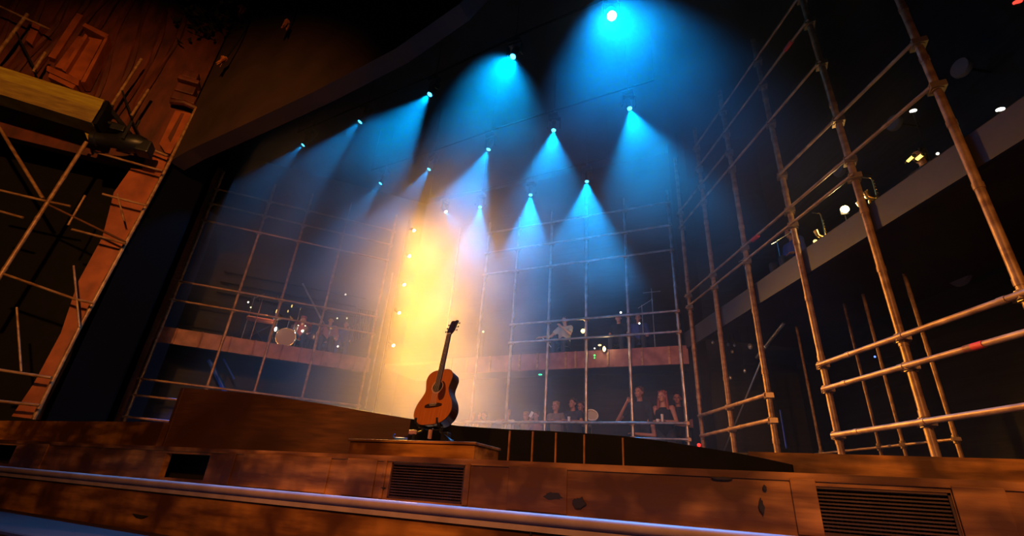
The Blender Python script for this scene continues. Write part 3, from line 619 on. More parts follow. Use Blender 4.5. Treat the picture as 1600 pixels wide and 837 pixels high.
# hanging foliage by the header
def foliage(c, n, sp, name, label, m, leaf=.22):
    b = NB(); c = V(c)
    for i in range(n):
        p = c + V((random.gauss(0, sp[0]), random.gauss(0, sp[1]), random.gauss(0, sp[2]))); d = V((random.uniform(-1, 1), random.uniform(-1, 1), random.uniform(-1, .4))).normalized(); w_ = d.cross(V((.3, .2, 1))).normalized(); L = leaf * random.uniform(.6, 1.4)
        u = d.cross(w_) * .03
        v0 = [b.verts.new(q) for q in (p, p + d * L * .5 + w_ * L * .25 + u, p + d * L, p + d * L * .5 - w_ * L * .25 + u)]
        v1 = [b.verts.new(q.co + d.cross(w_) * .012) for q in v0]
        b.faces.new(v0); b.faces.new(v1[::-1])
        for k in range(4): b.faces.new((v0[k], v0[(k + 1) % 4], v1[(k + 1) % 4], v1[k]))
    o = obj(name, b, m); tag(o, label, 'foliage', kind='stuff'); return o
DF = mat('dark_foliage', (.022, .014, .006), .8, noise=(.012, .008, .004), scale=5)
fp = at(285, 35, 4.0)
foliage(fp, 900, (.85, .2, .5), 'hanging_foliage', 'dark mass of artificial foliage hanging at the top left over the facade', DF)
def leafy_branch(p0, p1, label, m):
    r = empty('hanging_branch', p1); tag(r, label, 'branch'); b = NB(); mid = (V(p0) + V(p1)) / 2 + V((.08, 0, -.06)); ptube(b, cat([tuple(p0), tuple(mid), tuple(p1)], 5), .018, 6); obj('stem', b, M['metal_black'], r, True)
    b = NB(); d = (V(p1) - V(mid)).normalized()
    for k in range(5):
        q = V(p1) + V((random.uniform(-.05, .05), random.uniform(-.05, .05), random.uniform(-.04, .04))); dd = (d + V((random.uniform(-.3, .3), random.uniform(-.3, .3), random.uniform(-.3, .3)))).normalized(); tube(b, q, q + dd * .28, .05, 6, .008)
        sphere(b, q, .05, 8)
    obj('dry_leaves', b, m, r, True)
dl_ = mat('dry_leaf', (.45, .16, .05), .45, noise=(.3, .08, .03), scale=9)
leafy_branch(at(392, 30, 4.49), at(352, 92, 4.25), 'dry leaf sprig hanging lowest, beside the orange pilaster top', dl_)
leafy_branch(at(462, 12, 4.49), at(448, 34, 4.25), 'dry leaf sprig hanging farthest right on the dark header', dl_)
leafy_branch(at(395, -10, 4.49), at(380, 12, 4.25), 'dry leaf sprig at the very top edge above the header', dl_)
leafy_branch(at(372, -14, 4.49), at(360, -1, 4.25), 'yellowish dry leaf tip just left of the topmost sprig', mat('yellow_leaf', (.6, .38, .08), .5))
# ================================================================== PEOPLE
SK = dict(a=mat('skin_warm', (.52, .26, .18), .5), b=mat('skin_tan', (.42, .20, .13), .5), c=mat('skin_pale', (.60, .36, .27), .5))
CL = {}
def cloth(n, c):
    if n not in CL: CL[n] = mat('cloth_' + n, c, .85)
    return CL[n]
HM = {n: mat('hair_' + n, c, .5) for n, c in dict(dark=(.02, .013, .01), brown=(.08, .035, .018), red=(.28, .06, .03), grey=(.3, .28, .26), fair=(.35, .2, .09)).items()}
EYE = mat('eye', (.03, .02, .02), .2); LIP = mat('lip', (.35, .10, .09), .5)
def capsule(bm, a, b, r0, r1, seg=10):
    a, b = V(a), V(b); sphere(bm, a, r0, seg); sphere(bm, b, r1, seg); tube(bm, a, b, r0, seg, r1)
def remesh(o, vox, smooth=4):
    m = o.modifiers.new('r', 'REMESH'); m.mode = 'VOXEL'; m.voxel_size = vox; m.use_smooth_shade = True
    if smooth: s = o.modifiers.new('s', 'SMOOTH'); s.iterations = smooth; s.factor = .5
    bpy.context.view_layer.update()
    ev = o.evaluated_get(bpy.context.evaluated_depsgraph_get()); me = bpy.data.meshes.new_from_object(ev)
    o.modifiers.clear(); old = o.data; mt = old.materials[0]; o.data = me; me.materials.clear(); me.materials.append(mt)
    for p in me.polygons: p.use_smooth = True
    bpy.data.meshes.remove(old)
def rotm(yaw, pitch=0, roll=0): return Matrix.Rotation(yaw, 3, 'Z') @ Matrix.Rotation(pitch, 3, 'X') @ Matrix.Rotation(roll, 3, 'Y')
def person(loc, rz, label, J={}, H=1.0, skin='a', shirt=('dark', (.02, .02, .025)), sleeves=.4, pants=('navy', (.03, .035, .06)), hair='dark', long_hair=False, head_rot=(0, 0), group=None, tank=False, sit=False, hat=None):
    """local frame: feet at z=0, facing -Y, right hand on -X"""
    q = dict(pel=(0, 0, .95), chest=(0, 0, 1.28), neck=(0, .01, 1.47), head=(0, -.02, 1.62), shL=(.18, .01, 1.42), shR=(-.18, .01, 1.42), elL=(.26, -.02, 1.13), elR=(-.26, -.02, 1.13), wrL=(.24, -.22, 1.06), wrR=(-.24, -.22, 1.06),
             hipL=(.09, 0, .92), hipR=(-.09, 0, .92), knL=(.11, -.02, .49), knR=(-.11, -.02, .49), anL=(.12, .02, .08), anR=(-.12, .02, .08))
    if sit: q.update(hipL=(.09, 0, .95), hipR=(-.09, 0, .95), knL=(.14, -.40, .95), knR=(-.14, -.40, .95), anL=(.15, -.38, .53), anR=(-.15, -.38, .53))
    q.update(J); q = {k: V(v) * H for k, v in q.items()}
    r = empty('person', loc, rz); tag(r, label, 'person', group); h = H
    b = NB()
    capsule(b, q['pel'], q['chest'], .125 * h, .135 * h); ax = (q['shL'] - q['shR']).normalized()
    for s in (-1, 1): capsule(b, q['pel'] + ax * s * .06 * h, q['chest'] + ax * s * .07 * h, .10 * h, .105 * h)
    capsule(b, q['shR'] - V((0, 0, .02)) * h, q['shL'] - V((0, 0, .02)) * h, .062 * h, .062 * h); capsule(b, q['chest'] + V((0, 0, .04)), q['neck'] - V((0, 0, .03)), .12 * h, .06 * h)
    capsule(b, q['neck'] - V((0, 0, .06)), q['head'] - V((0, -.02, .05)) * h, .055 * h, .052 * h)
    for s in 'LR':
        capsule(b, q['sh' + s], q['el' + s], .050 * h, .040 * h); capsule(b, q['el' + s], q['wr' + s], .040 * h, .026 * h)
        capsule(b, q['hip' + s], q['kn' + s], .085 * h, .055 * h); capsule(b, q['kn' + s], q['an' + s], .055 * h, .038 * h); capsule(b, q['an' + s] + V((0, .02, -.03)), q['an' + s] + V((0, -.16, -.045)), .038, .032)
        d = (q['wr' + s] - q['el' + s]).normalized(); sd = V((1, 0, 0)) if abs(d.x) < .8 else V((0, 1, 0)); sd = (sd - d * sd.dot(d)).normalized(); up = sd.cross(d)
        if up.z < 0: up = -up
        w0 = q['wr' + s]; capsule(b, w0, w0 + d * .07, .026, .03); 
        for t in (-.022, .022): capsule(b, w0 + d * .03 + sd * t * .6, w0 + d * .085 + sd * t, .016, .014)
        for k, (t, L) in enumerate(((-.033, .062), (-.011, .075), (.011, .070), (.033, .055))):
            p0 = w0 + d * .085 + sd * t; p1 = p0 + d * L * .55 - up * .004; p2 = p1 + d * L * .40 - up * .022; capsule(b, p0, p1, .0095, .009, 8); capsule(b, p1, p2, .009, .008, 8)
        ts = -1 if s == 'L' else 1; p0 = w0 + d * .025 + sd * ts * .025; p1 = p0 + d * .035 + sd * ts * .028; capsule(b, p0, p1, .012, .010, 8); capsule(b, p1, p1 + d * .03 + sd * ts * .004, .010, .0085, 8)
    hr = rotm(head_rot[0], head_rot[1]); hc_ = q['head']; hp_ = lambda x, y, z: hc_ + hr @ (V((x, y, z)) * h)
    sphere(b, hp_(0, .012, .035), .088 * h, 16, (.90, 1.08, 1.05), hr); sphere(b, hp_(0, -.022, -.035), .066 * h, 14, (.90, .95, 1.15), hr); sphere(b, hp_(0, -.062, -.085), .026 * h, 10, (1.1, .8, .8), hr)
    capsule(b, hp_(0, -.078, .012), hp_(0, -.104, -.022), .008 * h, .014 * h, 8); capsule(b, hp_(-.035, -.074, .030), hp_(.035, -.074, .030), .012 * h, .012 * h, 8)
    for s in (-1, 1): sphere(b, hp_(s * .082, .01, -.002), .022 * h, 10, (.4, .8, 1.2), hr); sphere(b, hp_(s * .040, -.060, -.02), .022 * h, 8)
    sphere(b, hp_(0, -.082, -.052), .016 * h, 8, (1.4, .6, .6), hr)
    body = obj('body', b, SK[skin], r, True, False); remesh(body, .0105, 3)
    b = NB()
    for s in (-1, 1): sphere(b, hp_(s * .030, -.079, .010), .0095 * h, 8, (1.2, .8, .8), hr)
    obj('eyes', b, EYE, r, True, False)
    b = NB(); sphere(b, hp_(0, -.091, -.053), .014 * h, 8, (1.5, .5, .45), hr); obj('mouth', b, LIP, r, True, False)
    # hair
    b = NB(); sphere(b, hp_(0, .022, .052), .093 * h, 16, (.93, 1.05, .98), hr); sphere(b, hp_(0, .05, .0), .078 * h, 14, (1, .8, 1.2), hr)
    if long_hair:
        for s in (-1, 1): capsule(b, hp_(s * .074, .02, .03), q['neck'] + V((s * .10, -.02, -.10)) * h, .032, .038); capsule(b, hp_(s * .05, .06, 0), q['neck'] + V((s * .05, .09, -.16)) * h, .045, .045)
    for k in range(14):
        a = k * .7; sphere(b, hp_(.07 * math.cos(a), .025 + .07 * math.sin(a), .09 + .02 * math.sin(k * 1.7)), .026 * h, 8)
    # carve the face clear: drop verts in front of the forehead line
    iv = hr.inverted(); kill = [v for v in b.verts if (lambda u: u.y < -.045 * h and u.z < .062 * h)(iv @ (v.co - hc_))]
    for v in kill: u = iv @ (v.co - hc_); u.y = -.045 * h; v.co = hc_ + hr @ u
    obj('hair', b, HM[hair], r, True, False)
    # shirt
    b = NB(); e = .016
    capsule(b, q['pel'], q['chest'], .125 * h + e, .135 * h + e)
    for s in (-1, 1): capsule(b, q['pel'] + ax * s * .06 * h, q['chest'] + ax * s * .07 * h, .10 * h + e, .105 * h + e)
    if tank:
        for s in (-1, 1): capsule(b, q['chest'] + ax * s * .09 * h + V((0, -.02, .02)), q['chest'] + ax * s * .10 * h + V((0, 0, .14)), .07 * h + e * .6, .045 * h)
    else:
        capsule(b, q['shR'] - V((0, 0, .02)) * h, q['shL'] - V((0, 0, .02)) * h, .062 * h + e, .062 * h + e); capsule(b, q['chest'] + V((0, 0, .04)), q['neck'] - V((0, 0, .07)), .12 * h + e, .06 * h + e)
        for s in 'LR':
            if sleeves <= .5: capsule(b, q['sh' + s], q['sh' + s].lerp(q['el' + s], sleeves * 2 * .7), .050 * h + e, .052 * h + e)
            else: capsule(b, q['sh' + s], q['el' + s], .050 * h + e, .042 * h + e); capsule(b, q['el' + s], q['wr' + s].lerp(q['el' + s], .12), .042 * h + e, .034 * h + e * .6)
    o = obj('shirt', b, cloth(*shirt), r, True, False); remesh(o, .02, 2)
    b = NB()
    capsule(b, q['hipL'], q['hipR'], .105 * h, .105 * h); capsule(b, q['pel'] + V((0, 0, .02)), q['pel'], .135 * h, .13 * h)
    for s in 'LR': capsule(b, q['hip' + s], q['kn' + s], .085 * h + e, .058 * h + e); capsule(b, q['kn' + s], q['an' + s] + V((0, 0, .03)), .058 * h + e, .045 * h + e)
    o = obj('trousers', b, cloth(*pants), r, True, False); remesh(o, .022, 2)
    for s in 'LR':
        b = NB(); a_ = q['an' + s]; capsule(b, a_ + V((0, .03, -.028)), a_ + V((0, -.16, -.036)), .048, .040); obj('shoe', b, M['black'], r, True, False)
    return r
def seat_at(px, py, headz, Y=11.45):
    """floor point for a person whose head shows at px, py"""
    p = at(px, py, Y); return p
def cup(loc, label, mtl, r=.035, h=.11):
    b = NB(); lathe(b, [(0, 0), (r * .75, 0), (r, h), (r * .88, h), (r * .68, .006), (0, .006)], loc, None, 14); o = obj('cup', b, mtl, None, True); tag(o, label, 'cup')
CW = mat('cup_white', (.8, .8, .8), .4)
def ped(px, py, Y, H, **k):
    p = at(px, py, Y); return V((p.x, Y, ZD)), H
RZ = 1.62                                                        # top rail height
rel = RZ - ZD                                                    # 1.12 over the deck
def lean(H, eL=.28, wL=.02, eR=-.28, wR=-.02, yb=.0): # forearms folded on the rail; rail is .36 in front
    z = (rel + .065) / H
    return dict(elL=(eL, -.22, z), elR=(eR, -.22, z), wrL=(wL, -.36, z + .01), wrR=(wR, -.33, z + .02), chest=(0, -.06, 1.26), neck=(0, -.10, 1.43), head=(0, -.13, 1.575), shL=(.17, -.07, 1.37), shR=(-.17, -.07, 1.37))
def back_person(px, headpy, label, skin='a', Y=11.42, **k):
    p = at(px, headpy, Y); H = (p.z - ZD) / 1.60; 
    jf = k.pop('jf', lean); J = jf(H); J2 = k.pop('J2', {}); J.update(J2)
    return person((p.x, Y + .13, ZD), k.pop('rz', -.15), label, J, H, skin, **k)
back_person(1000, 612, 'man in a dark tee shirt gripping the pipe at the back rail, arm raised', 'b', shirt=('dark', (.015, .015, .02)), hair='brown', head_rot=(-.2, -.15),
            J2=dict(elR=(-.42, -.24, 1.02), wrR=(-.13, -.46, 1.34), elL=(.30, -.25, .76), wrL=(-.02, -.38, .78)))
back_person(1036, 620, 'woman in a black tank top with long reddish hair leaning on the back rail', 'a', shirt=('black', (.01, .01, .012)), tank=True, hair='red', long_hair=True, head_rot=(-.15, -.05), H_=0) if False else \
back_person(1036, 618, 'woman in a black tank top with long reddish hair leaning on the back rail', 'a', shirt=('black', (.01, .01, .012)), tank=True, hair='red', long_hair=True, head_rot=(-.15, -.05))
back_person(1060, 621, 'dark clothed spectator half hidden by the pipe right of the woman in the tank top', 'b', Y=11.95, shirt=('dark', (.015, .015, .02)), hair='dark', head_rot=(.1, 0))
back_person(869, 633, 'spectator in a grey top leaning arms folded on the back rail at the centre', 'a', shirt=('grey', (.20, .16, .15)), hair='fair', head_rot=(-.1, -.1))
back_person(896, 629, 'taller spectator in a dark shirt beside the pale drum at the back rail', 'b', shirt=('navy', (.03, .035, .07)), hair='dark', head_rot=(-.2, -.1))
back_person(909, 634, 'spectator mostly hidden behind the taller one in the dark shirt', 'b', Y=12.1, shirt=('dark', (.015, .015, .02)), hair='brown')
back_person(838, 648, 'small spectator in a pink top holding up a pale phone in the haze', 'a', shirt=('pink', (.45, .2, .18)), hair='brown', J2=dict(wrR=(-.06, -.34, 1.45), elR=(-.22, -.2, 1.2)))
back_person(822, 648, 'small spectator in a tan top left of the one holding the phone', 'a', Y=11.6, shirt=('tan', (.4, .25, .15)), hair='fair')
back_person(793, 645, 'spectator with white sleeves spread on the rail, in the golden haze', 'a', shirt=('white', (.7, .65, .55)), sleeves=.9, hair='fair')
back_person(757, 648, 'spectator in brown in the golden haze between the white sleeved and reaching ones', 'b', shirt=('brown', (.3, .15, .08)), hair='brown')
back_person(737, 650, 'spectator farthest left in the golden haze reaching one arm up', 'a', shirt=('ochre', (.5, .3, .12)), hair='fair', J2=dict(elL=(.30, -.2, 1.25), wrL=(.40, -.25, 1.5)))
p = at(889, 656, 11.0); cup((p.x, 11.0, RZ + .03), 'white cup on the back rail in front of the taller spectator', CW)
p = at(1035, 655, 11.0); cup((p.x, 10.99, RZ + .03), 'white topped cup held at the rail by the woman in the tank top', CW, .03, .16)
p = at(1028, 657, 11.0); cup((p.x, 10.99, RZ + .03), 'low white cup just left of the woman in the tank top\'s drink', CW, .035, .06)
p = at(830, 647, 11.05); b = NB(); box(b, (p.x, 11.05, p.z), (.07, .012, .14), rotm(0, 0, .5), bevel=.004); o = obj('mobile_phone', b, CW); tag(o, 'pale mobile phone held up by the small spectator in the pink top', 'phone')
p = at(924, 650, 11.35); r = empty('hand_drum', (p.x, 11.35, p.z)); tag(r, 'round pale hand drum with a white rim beside the pipe at the back rail', 'drum')
b = NB(); R3 = rotm(.4, math.radians(62)); lathe(b, [(0, -.05), (.14, -.05), (.15, .05), (.137, .05), (.13, .02), (0, .02)], (0, 0, 0), R3, 24); obj('shell', b, mat('drum_skin', (.5, .42, .3), .5), r, True, False)
b = NB(); ptube(b, [R3 @ V((.15 * math.cos(a), .15 * math.sin(a), .05)) for a in [k * math.pi / 12 for k in range(25)]], .014, 6); obj('rim', b, CW, r, True, False)
b = NB(); tube(b, (0, 0, -.08), (0, 0, ZD - p.z + .02), .015, 8); lathe(b, [(0, 0), (.16, 0), (.15, .02), (0, .03)], (0, 0, ZD - p.z), None, 12); obj('stand', b, mb, r, False, False)
# gallery people
gz = zb1 - .04
def gal(px, py, Y, label, **k):
    p = at(px, py, Y); H = k.pop('H', .97); z = p.z - 1.62 * H
    return p, H
p = at(881, 524, 11.35); person((p.x, 11.55, gz), -.1, 'musician in pale clothes on the back gallery resting one arm over the rail', dict(elR=(-.30, -.25, 1.05), wrR=(-.55, -.30, .95), elL=(.22, -.2, 1.1), wrL=(.05, -.38, 1.25)), (p.z - gz) / 1.62 if (p.z - gz) > 1.2 else .95, 'c', shirt=('white', (.6, .5, .45)), hair='brown', sit=True) if False else None
def seated(px, py, Y, zf, label, rz=0, skin='a', extra={}, seat=True, **k):
    """person sitting on a stool on floor zf; head at px, py"""
    p = at(px, py, Y); H = .95; low = .95 * H - .47                  # drop so that the seat is .47 high
    zh = p.z - 1.62 * H; J = dict(extra)
    r = person((p.x, Y, zf - (.53 * H - .08)), rz, label, J, H, skin, sit=True, **k)
    st_ = empty('stool', (p.x, Y + .02, zf)); st_.rotation_euler.z = rz; tag(st_, 'black stool of the ' + label.split(' on the')[0].split(' stretching')[0].split(' seated')[0], 'stool')
    top_ = .95 * H - .085 * H - (.53 * H - .08)
    b = NB(); lathe(b, [(0, 0), (.17, 0), (.18, .02), (.17, .05), (0, .055)], (0, 0, top_ - .085), None, 16); obj('seat', b, mb, st_, True, False)
    for a in (.8, 2.37, 3.94, 5.5): b = NB(); tube(b, (.08 * math.cos(a), .08 * math.sin(a), top_ - .08), (.19 * math.cos(a), .19 * math.sin(a), 0), .012, 8); obj('leg', b, mb, st_, False, False)
    return r
seated(882, 530, 11.75, gz, 'musician in pale clothes stretching an arm along the back gallery', -.1, 'c', dict(elR=(-.30, -.25, 1.12), wrR=(-.5, -.45, 1.05), elL=(.26, -.2, 1.15), wrL=(.08, -.34, 1.32)), shirt=('white', (.6, .5, .45)), hair='brown')
seated(967, 512, 11.9, gz, 'musician with a lit face seated on the back gallery behind the right pole', 0, 'a', {}, shirt=('dark', (.015, .015, .02)), hair='dark')
seated(998, 512, 12.0, gz, 'blue clothed musician seated on the back gallery just right of the pole', .1, 'b', {}, shirt=('blue', (.05, .07, .25)), sleeves=.9, hair='dark')
# left gallery people
glz = zl1 - .02
def seatedL(px, off, label, **k):
    s_ = (AL - onL(px, 520, off)).dot(DL); P = L_(s_, 0, off); return seated_at(P, label, **k)
def seated_at(P, label, rz=.78, skin='a', extra={}, zf=None, **k):
    H = .95; zf = glz if zf is None else zf
    r = person((P.x, P.y, zf - (.53 * H - .08)), rz, label, dict(extra), H, skin, sit=True, **k)
    st_ = empty('stool', (P.x, P.y, zf)); tag(st_, 'black stool of the ' + label.split(' on the')[0].split(' at the')[0].split(' bent')[0], 'stool'); top_ = .95 * H - .085 * H - (.53 * H - .08)
    b = NB(); lathe(b, [(0, 0), (.17, 0), (.18, .02), (.17, .05), (0, .055)], (0, 0, top_ - .085), None, 16); obj('seat', b, mb, st_, True, False)
    for a in (.8, 2.37, 3.94, 5.5): b = NB(); tube(b, (.08 * math.cos(a), .08 * math.sin(a), top_ - .08), (.19 * math.cos(a), .19 * math.sin(a), 0), .012, 8); obj('leg', b, mb, st_, False, False)
seatedL(470, .75, 'musician in a dark red shirt bent over beside the bass drum', extra=dict(head=(0, -.25, 1.45), neck=(0, -.15, 1.36), chest=(0, -.06, 1.25)), shirt=('darkred', (.25, .05, .06)), hair='red', head_rot=(.2, .4))
seatedL(513, .62, 'musician in a pale pink top on the left gallery near its right end', extra=dict(elL=(.3, -.15, 1.1), wrL=(.3, -.35, .98), elR=(-.3, -.15, 1.1), wrR=(-.28, -.35, .98), head=(0, -.18, 1.56), neck=(0, -.1, 1.43)), shirt=('pink', (.6, .35, .3)), sleeves=.9, hair='dark', head_rot=(.1, .3))
seatedL(538, .8, 'musician in blue clothes at the right end of the left gallery', extra={}, skin='b', shirt=('blue', (.05, .07, .25)), sleeves=.9, hair='dark', pants=('blue', (.05, .07, .25)))
# ================================================================== BAND GEAR ON THE LEFT GALLERY
GOLD = mat('brass', (.85, .60, .20), .22, metal=1)
def Lp(px, off, z=glz): s_ = (AL - onL(px, 510, off)).dot(DL); return L_(s_, z, off)
def cymbal(px, off, h, label, tilt=.25, r_=.2):
    P = Lp(px, off); r = empty('cymbal_stand', P); tag(r, label, 'cymbal'); R3 = rotm(.8, tilt)
    b = NB(); lathe(b, [(0, .03), (.03, .025), (.05, .008), (r_, -.012), (r_, -.016), (.05, .002), (0, .02)], (0, 0, h), R3, 24); obj('cymbal', b, GOLD, r, True, False)
    b = NB(); tube(b, (0, 0, .25), (0, 0, h + .06), .011, 8); obj('pole', b, M['chrome'], r, False, False)
    for a in (0, 2.1, 4.2): b = NB(); tube(b, (0, 0, .35), (.22 * math.cos(a), .22 * math.sin(a), 0), .010, 8); obj('leg', b, M['chrome'], r, False, False)
cymbal(462, .5, 1.28, 'brass cymbal standing highest over the drums on the left gallery', .12, .24)
cymbal(431, .6, .95, 'steeply tilted brass cymbal left of the drums, behind the second pole', 1.2, .12)
cymbal(449, .55, .98, 'small tilted brass cymbal just left of the dark tom drums', .9, .10)
cymbal(517, .4, .85, 'small brass cymbal beside the musician in pink', 1.1, .1)
def drum(px, off, z0, rad, dep, label, rot, shell):
    P = Lp(px, off); r = empty('drum', P); tag(r, label, 'drum', None)
    b = NB(); lathe(b, [(0, -dep / 2), (rad, -dep / 2), (rad, dep / 2), (0, dep / 2)], (0, 0, z0), rot, 24); obj('shell', b, shell, r, True, False)
    for s in (-1, 1):
        b = NB(); ptube(b, [V((0, 0, z0)) + rot @ V((rad * math.cos(a), rad * math.sin(a), s * dep / 2)) for a in [k * math.pi / 12 for k in range(25)]], .012, 6); obj('hoop', b, M['chrome'], r, True, False)
    for a in (0.3, 2.4, 4.5): b = NB(); tube(b, (rad * .5 * math.cos(a), rad * .5 * math.sin(a), z0 - rad * .4), (rad * math.cos(a), rad * math.sin(a), 0), .010, 6); obj('leg', b, M['chrome'], r, False, False)
SHL = mat('drum_shell', (.14, .07, .07), .3, coat=.5); SKN = mat('bass_drum_head', (.35, .24, .16), .6)
RK = rotm(math.atan2(DL.y, DL.x), math.radians(90))
drum(452, .45, .30, .27, .35, 'large bass drum with a tan head on the left gallery', RK, SKN)
drum(464, .75, .72, .16, .24, 'dark tom drum above the bass drum, left of the pair', rotm(.8, .3), SHL)
drum(479, .75, .72, .17, .26, 'dark tom drum above the bass drum, right of the pair', rotm(.8, .2), SHL)
drum(495, .8, .55, .17, .16, 'snare drum between the toms and the musician in pink', rotm(.8, .1), SHL)
def keyboard(px, off, label, lampc=(1, .25, .05)):
    P = Lp(px, off); ang = math.atan2(DL.y, DL.x); r = empty('keyboard', P, ang); tag(r, label, 'keyboard')
    b = NB(); box(b, (0, 0, .72), (.75, .26, .08), bevel=.01); obj('case', b, mat('red_case', (.5, .12, .05), .4), r, False, False)
    b = NB(); box(b, (0, -.04, .765), (.68, .13, .012)); obj('keys', b, CW, r, False, False)
    for s in (-1, 1): b = NB(); tube(b, (s * .3, -.1, 0), (-s * .3, .1, .68), .014, 8); obj('stand_bar', b, mb, r, False, False)
    b = NB(); ptube(b, [(.3, .1, .76), (.3, .12, .98), (.2, .05, 1.06)], .008, 6); sphere(b, (.2, .04, 1.05), .03, 8); obj('clip_lamp', b, mb, r, True, False)
    l = bpy.data.lights.new('clip_light', 'SPOT'); l.color = lampc; l.energy = 14; l.spot_size = 1.9; l.shadow_soft_size = .02; lo = bpy.data.objects.new('clip_light', l); COL.objects.link(lo); lo.parent = r; lo.location = (.1, -.12, 1.1)
keyboard(405, .45, 'orange red lit keyboard at the left of the left gallery')
keyboard(520, .95, 'orange lit keyboard behind the musician in pink', (1, .35, .08))
def mic(P, h, label, boom=(.25, 0), m=mb, tbar=0):
    r = empty('microphone_stand', P); tag(r, label, 'microphone stand')
    b = NB(); tube(b, (0, 0, .02), (0, 0, h), .011, 8); obj('pole', b, m, r, False, False)
    b = NB(); lathe(b, [(0, 0), (.13, 0), (.12, .02), (0, .03)], (0, 0, 0), None, 16); obj('base', b, m, r, True, False)
    if tbar: b = NB(); tube(b, (-tbar, 0, h - .1), (tbar, 0, h - .1), .012, 8); obj('crossbar', b, m, r, False, False)
    else:
        b = NB(); tube(b, (-.1, 0, h - .08), (boom[0], boom[1], h + .12), .008, 8); obj('boom', b, m, r, False, False)
        b = NB(); capsule(b, (boom[0], boom[1], h + .12), (boom[0] + .06, boom[1], h + .08), .026, .012, 8); obj('microphone', b, M['chrome'], r, True, False)
mic(Lp(383, .8), 1.5, 'tall microphone stand behind the first bay of the left gallery', (.3, .1), M['pipe_steel'])
mic(Lp(425, .9), 1.7, 'tall microphone stand between the keyboard and the drums on the left gallery', (-.3, .1), M['pipe_steel'])
mic(Lp(397, .3), 1.3, 'leaning microphone stand at the front of the left gallery by the keyboard', (-.3, .1), M['pipe'])
mic(Lp(546, .9), 1.1, 'short microphone stand at the right end of the left gallery', (.2, .1), M['pipe'])
P = Lp(566, .45); r = empty('chime_rack', P, math.atan2(DL.y, DL.x)); tag(r, 'rack of shiny hanging tube chimes at the right end of the left gallery', 'chimes')
b = NB(); box(b, (0, 0, 1.62), (.62, .05, .05)); [tube(b, (s * .31, 0, 0), (s * .31, 0, 1.65), .016, 8) for s in (-1, 1)]; box(b, (0, 0, .15), (.62, .04, .03)); obj('frame', b, mb, r, False, False)
for k in range(9): b = NB(); tube(b, (-.24 + k * .06, 0, .45 - k * .0 + k * .05), (-.24 + k * .06, 0, 1.58), .017, 8); obj('chime', b, M['chrome'], r, False, False)
# back gallery stands
def Bp(px, Y, z=None): p = at(px, 500, Y); return V((p.x, Y, gz if z is None else z))
mic(Bp(1021, 11.6), 1.75, 'cross shaped stand on the back gallery at its right end', tbar=.22, m=M['pipe_steel'])
mic(Bp(1004, 11.8), 1.4, 'plain microphone stand left of the cross shaped one on the back gallery', m=M['pipe_steel'])
# music stand lamps, indicator lights, glowing glints on brass
def glow(px, py, P, r_, color, st, label, cat_='indicator light', name='indicator_or_glint', light=0, sh=None, stem=None):
    """a small lamp or a glowing glint: housing, lens and a stem down to what carries it"""
    r = empty(name, P); tag(r, label, cat_); b = NB(); sphere(b, (0, 0, 0), r_, 12, sh or (1, 1, 1)); obj('bulb', b, emit('glow_' + name, color, st), r, True, False)
    b = NB(); lathe(b, [(0, -.03), (r_ * .9, -.03), (r_ * 1.05, -.005), (0, -.004)], (0, .0, 0), rotm(0, math.radians(-90)) @ Matrix.Scale(-1, 3), 12); box(b, (0, r_ + .01, 0), (r_ * 1.8, .02, r_ * 1.8)); obj('housing', b, mb, r, False, False)
    if stem is not None: b = NB(); tube(b, (0, r_ + .015, 0), (0, r_ + .015, stem - P.z), .006, 6); obj('stem', b, mb, r, False, False)
    if light:
        l = bpy.data.lights.new('glow', 'POINT'); l.color = color; l.energy = light; l.shadow_soft_size = r_ * 1.1; lo = bpy.data.objects.new('glow', l); COL.objects.link(lo); lo.parent = r; lo.location = (0, -r_ - .05, .02)
def Lg(px, py, off, *a, **k): P = onL(px, py, off); glow(px, py, P, *a, **k, stem=glz)
WH = (1, .95, .85); WG = (1, .7, .2)
Lg(388, 472, .5, .026, WH, 2.5, 'white indicator light at the left of the left gallery, over the keyboard')
Lg(392, 480, .5, .022, (1, .9, .5), 2, 'pale yellow indicator light just under the white one by the keyboard')
Lg(431, 514, .3, .055, WH, 5, 'bright white work light left of the bass drum', cat_='work light', name='work_light_or_glow', light=3, sh=(.7, .7, 1.2))
Lg(473, 517, .42, .04, (1, .85, .6), 3, 'warm glowing bulb on the left gallery in front of the bent musician', cat_='work light', name='work_light_or_glow', light=2)  # glowing bulb with a point light, set at the bent musician's face
Lg(527, 497, .9, .025, (1, .9, .5), 2, 'small yellow light, left of the pair behind the musician in pink'); Lg(542, 497, .9, .025, (1, .9, .5), 2, 'small yellow light, right of the pair behind the musician in pink')
Lg(540, 460, 1.3, .03, WH, 2, 'lone white light high on the left gallery wall'); Lg(528, 541, .3, .03, WH, 2, 'small white light low beside the musician in blue')
Lg(456, 478, .6, .03, WG, 1.5, 'glowing gold glint on the cymbal stand over the toms', sh=(.6, .6, 1.6)); Lg(450, 486, .6, .025, WG, 1.2, 'lower glowing gold glint on the small cymbal left of the toms', sh=(.6, .6, 1.6)); Lg(432, 486, .55, .03, WG, 1.5, 'glowing gold glint by the steep cymbal behind the second pole', sh=(.5, .5, 2))  # glints on the brass, put in as small glowing bulbs
def Bg(px, py, Y, *a, **k):
    st = k.pop('stem', gz); P = at(px, py, Y); glow(px, py, P, *a, **k, stem=st)
Bg(911, 517, 11.3, .055, WG, 4, 'golden music stand lamp on the back gallery by the pole', cat_='stand lamp', name='stand_lamp', light=4)
Bg(944, 545, 10.92, .05, (1, .75, .35), 4, 'flame like golden lamp on the back gallery rail', cat_='stand lamp', name='stand_lamp', light=3, sh=(.7, .7, 1.3))
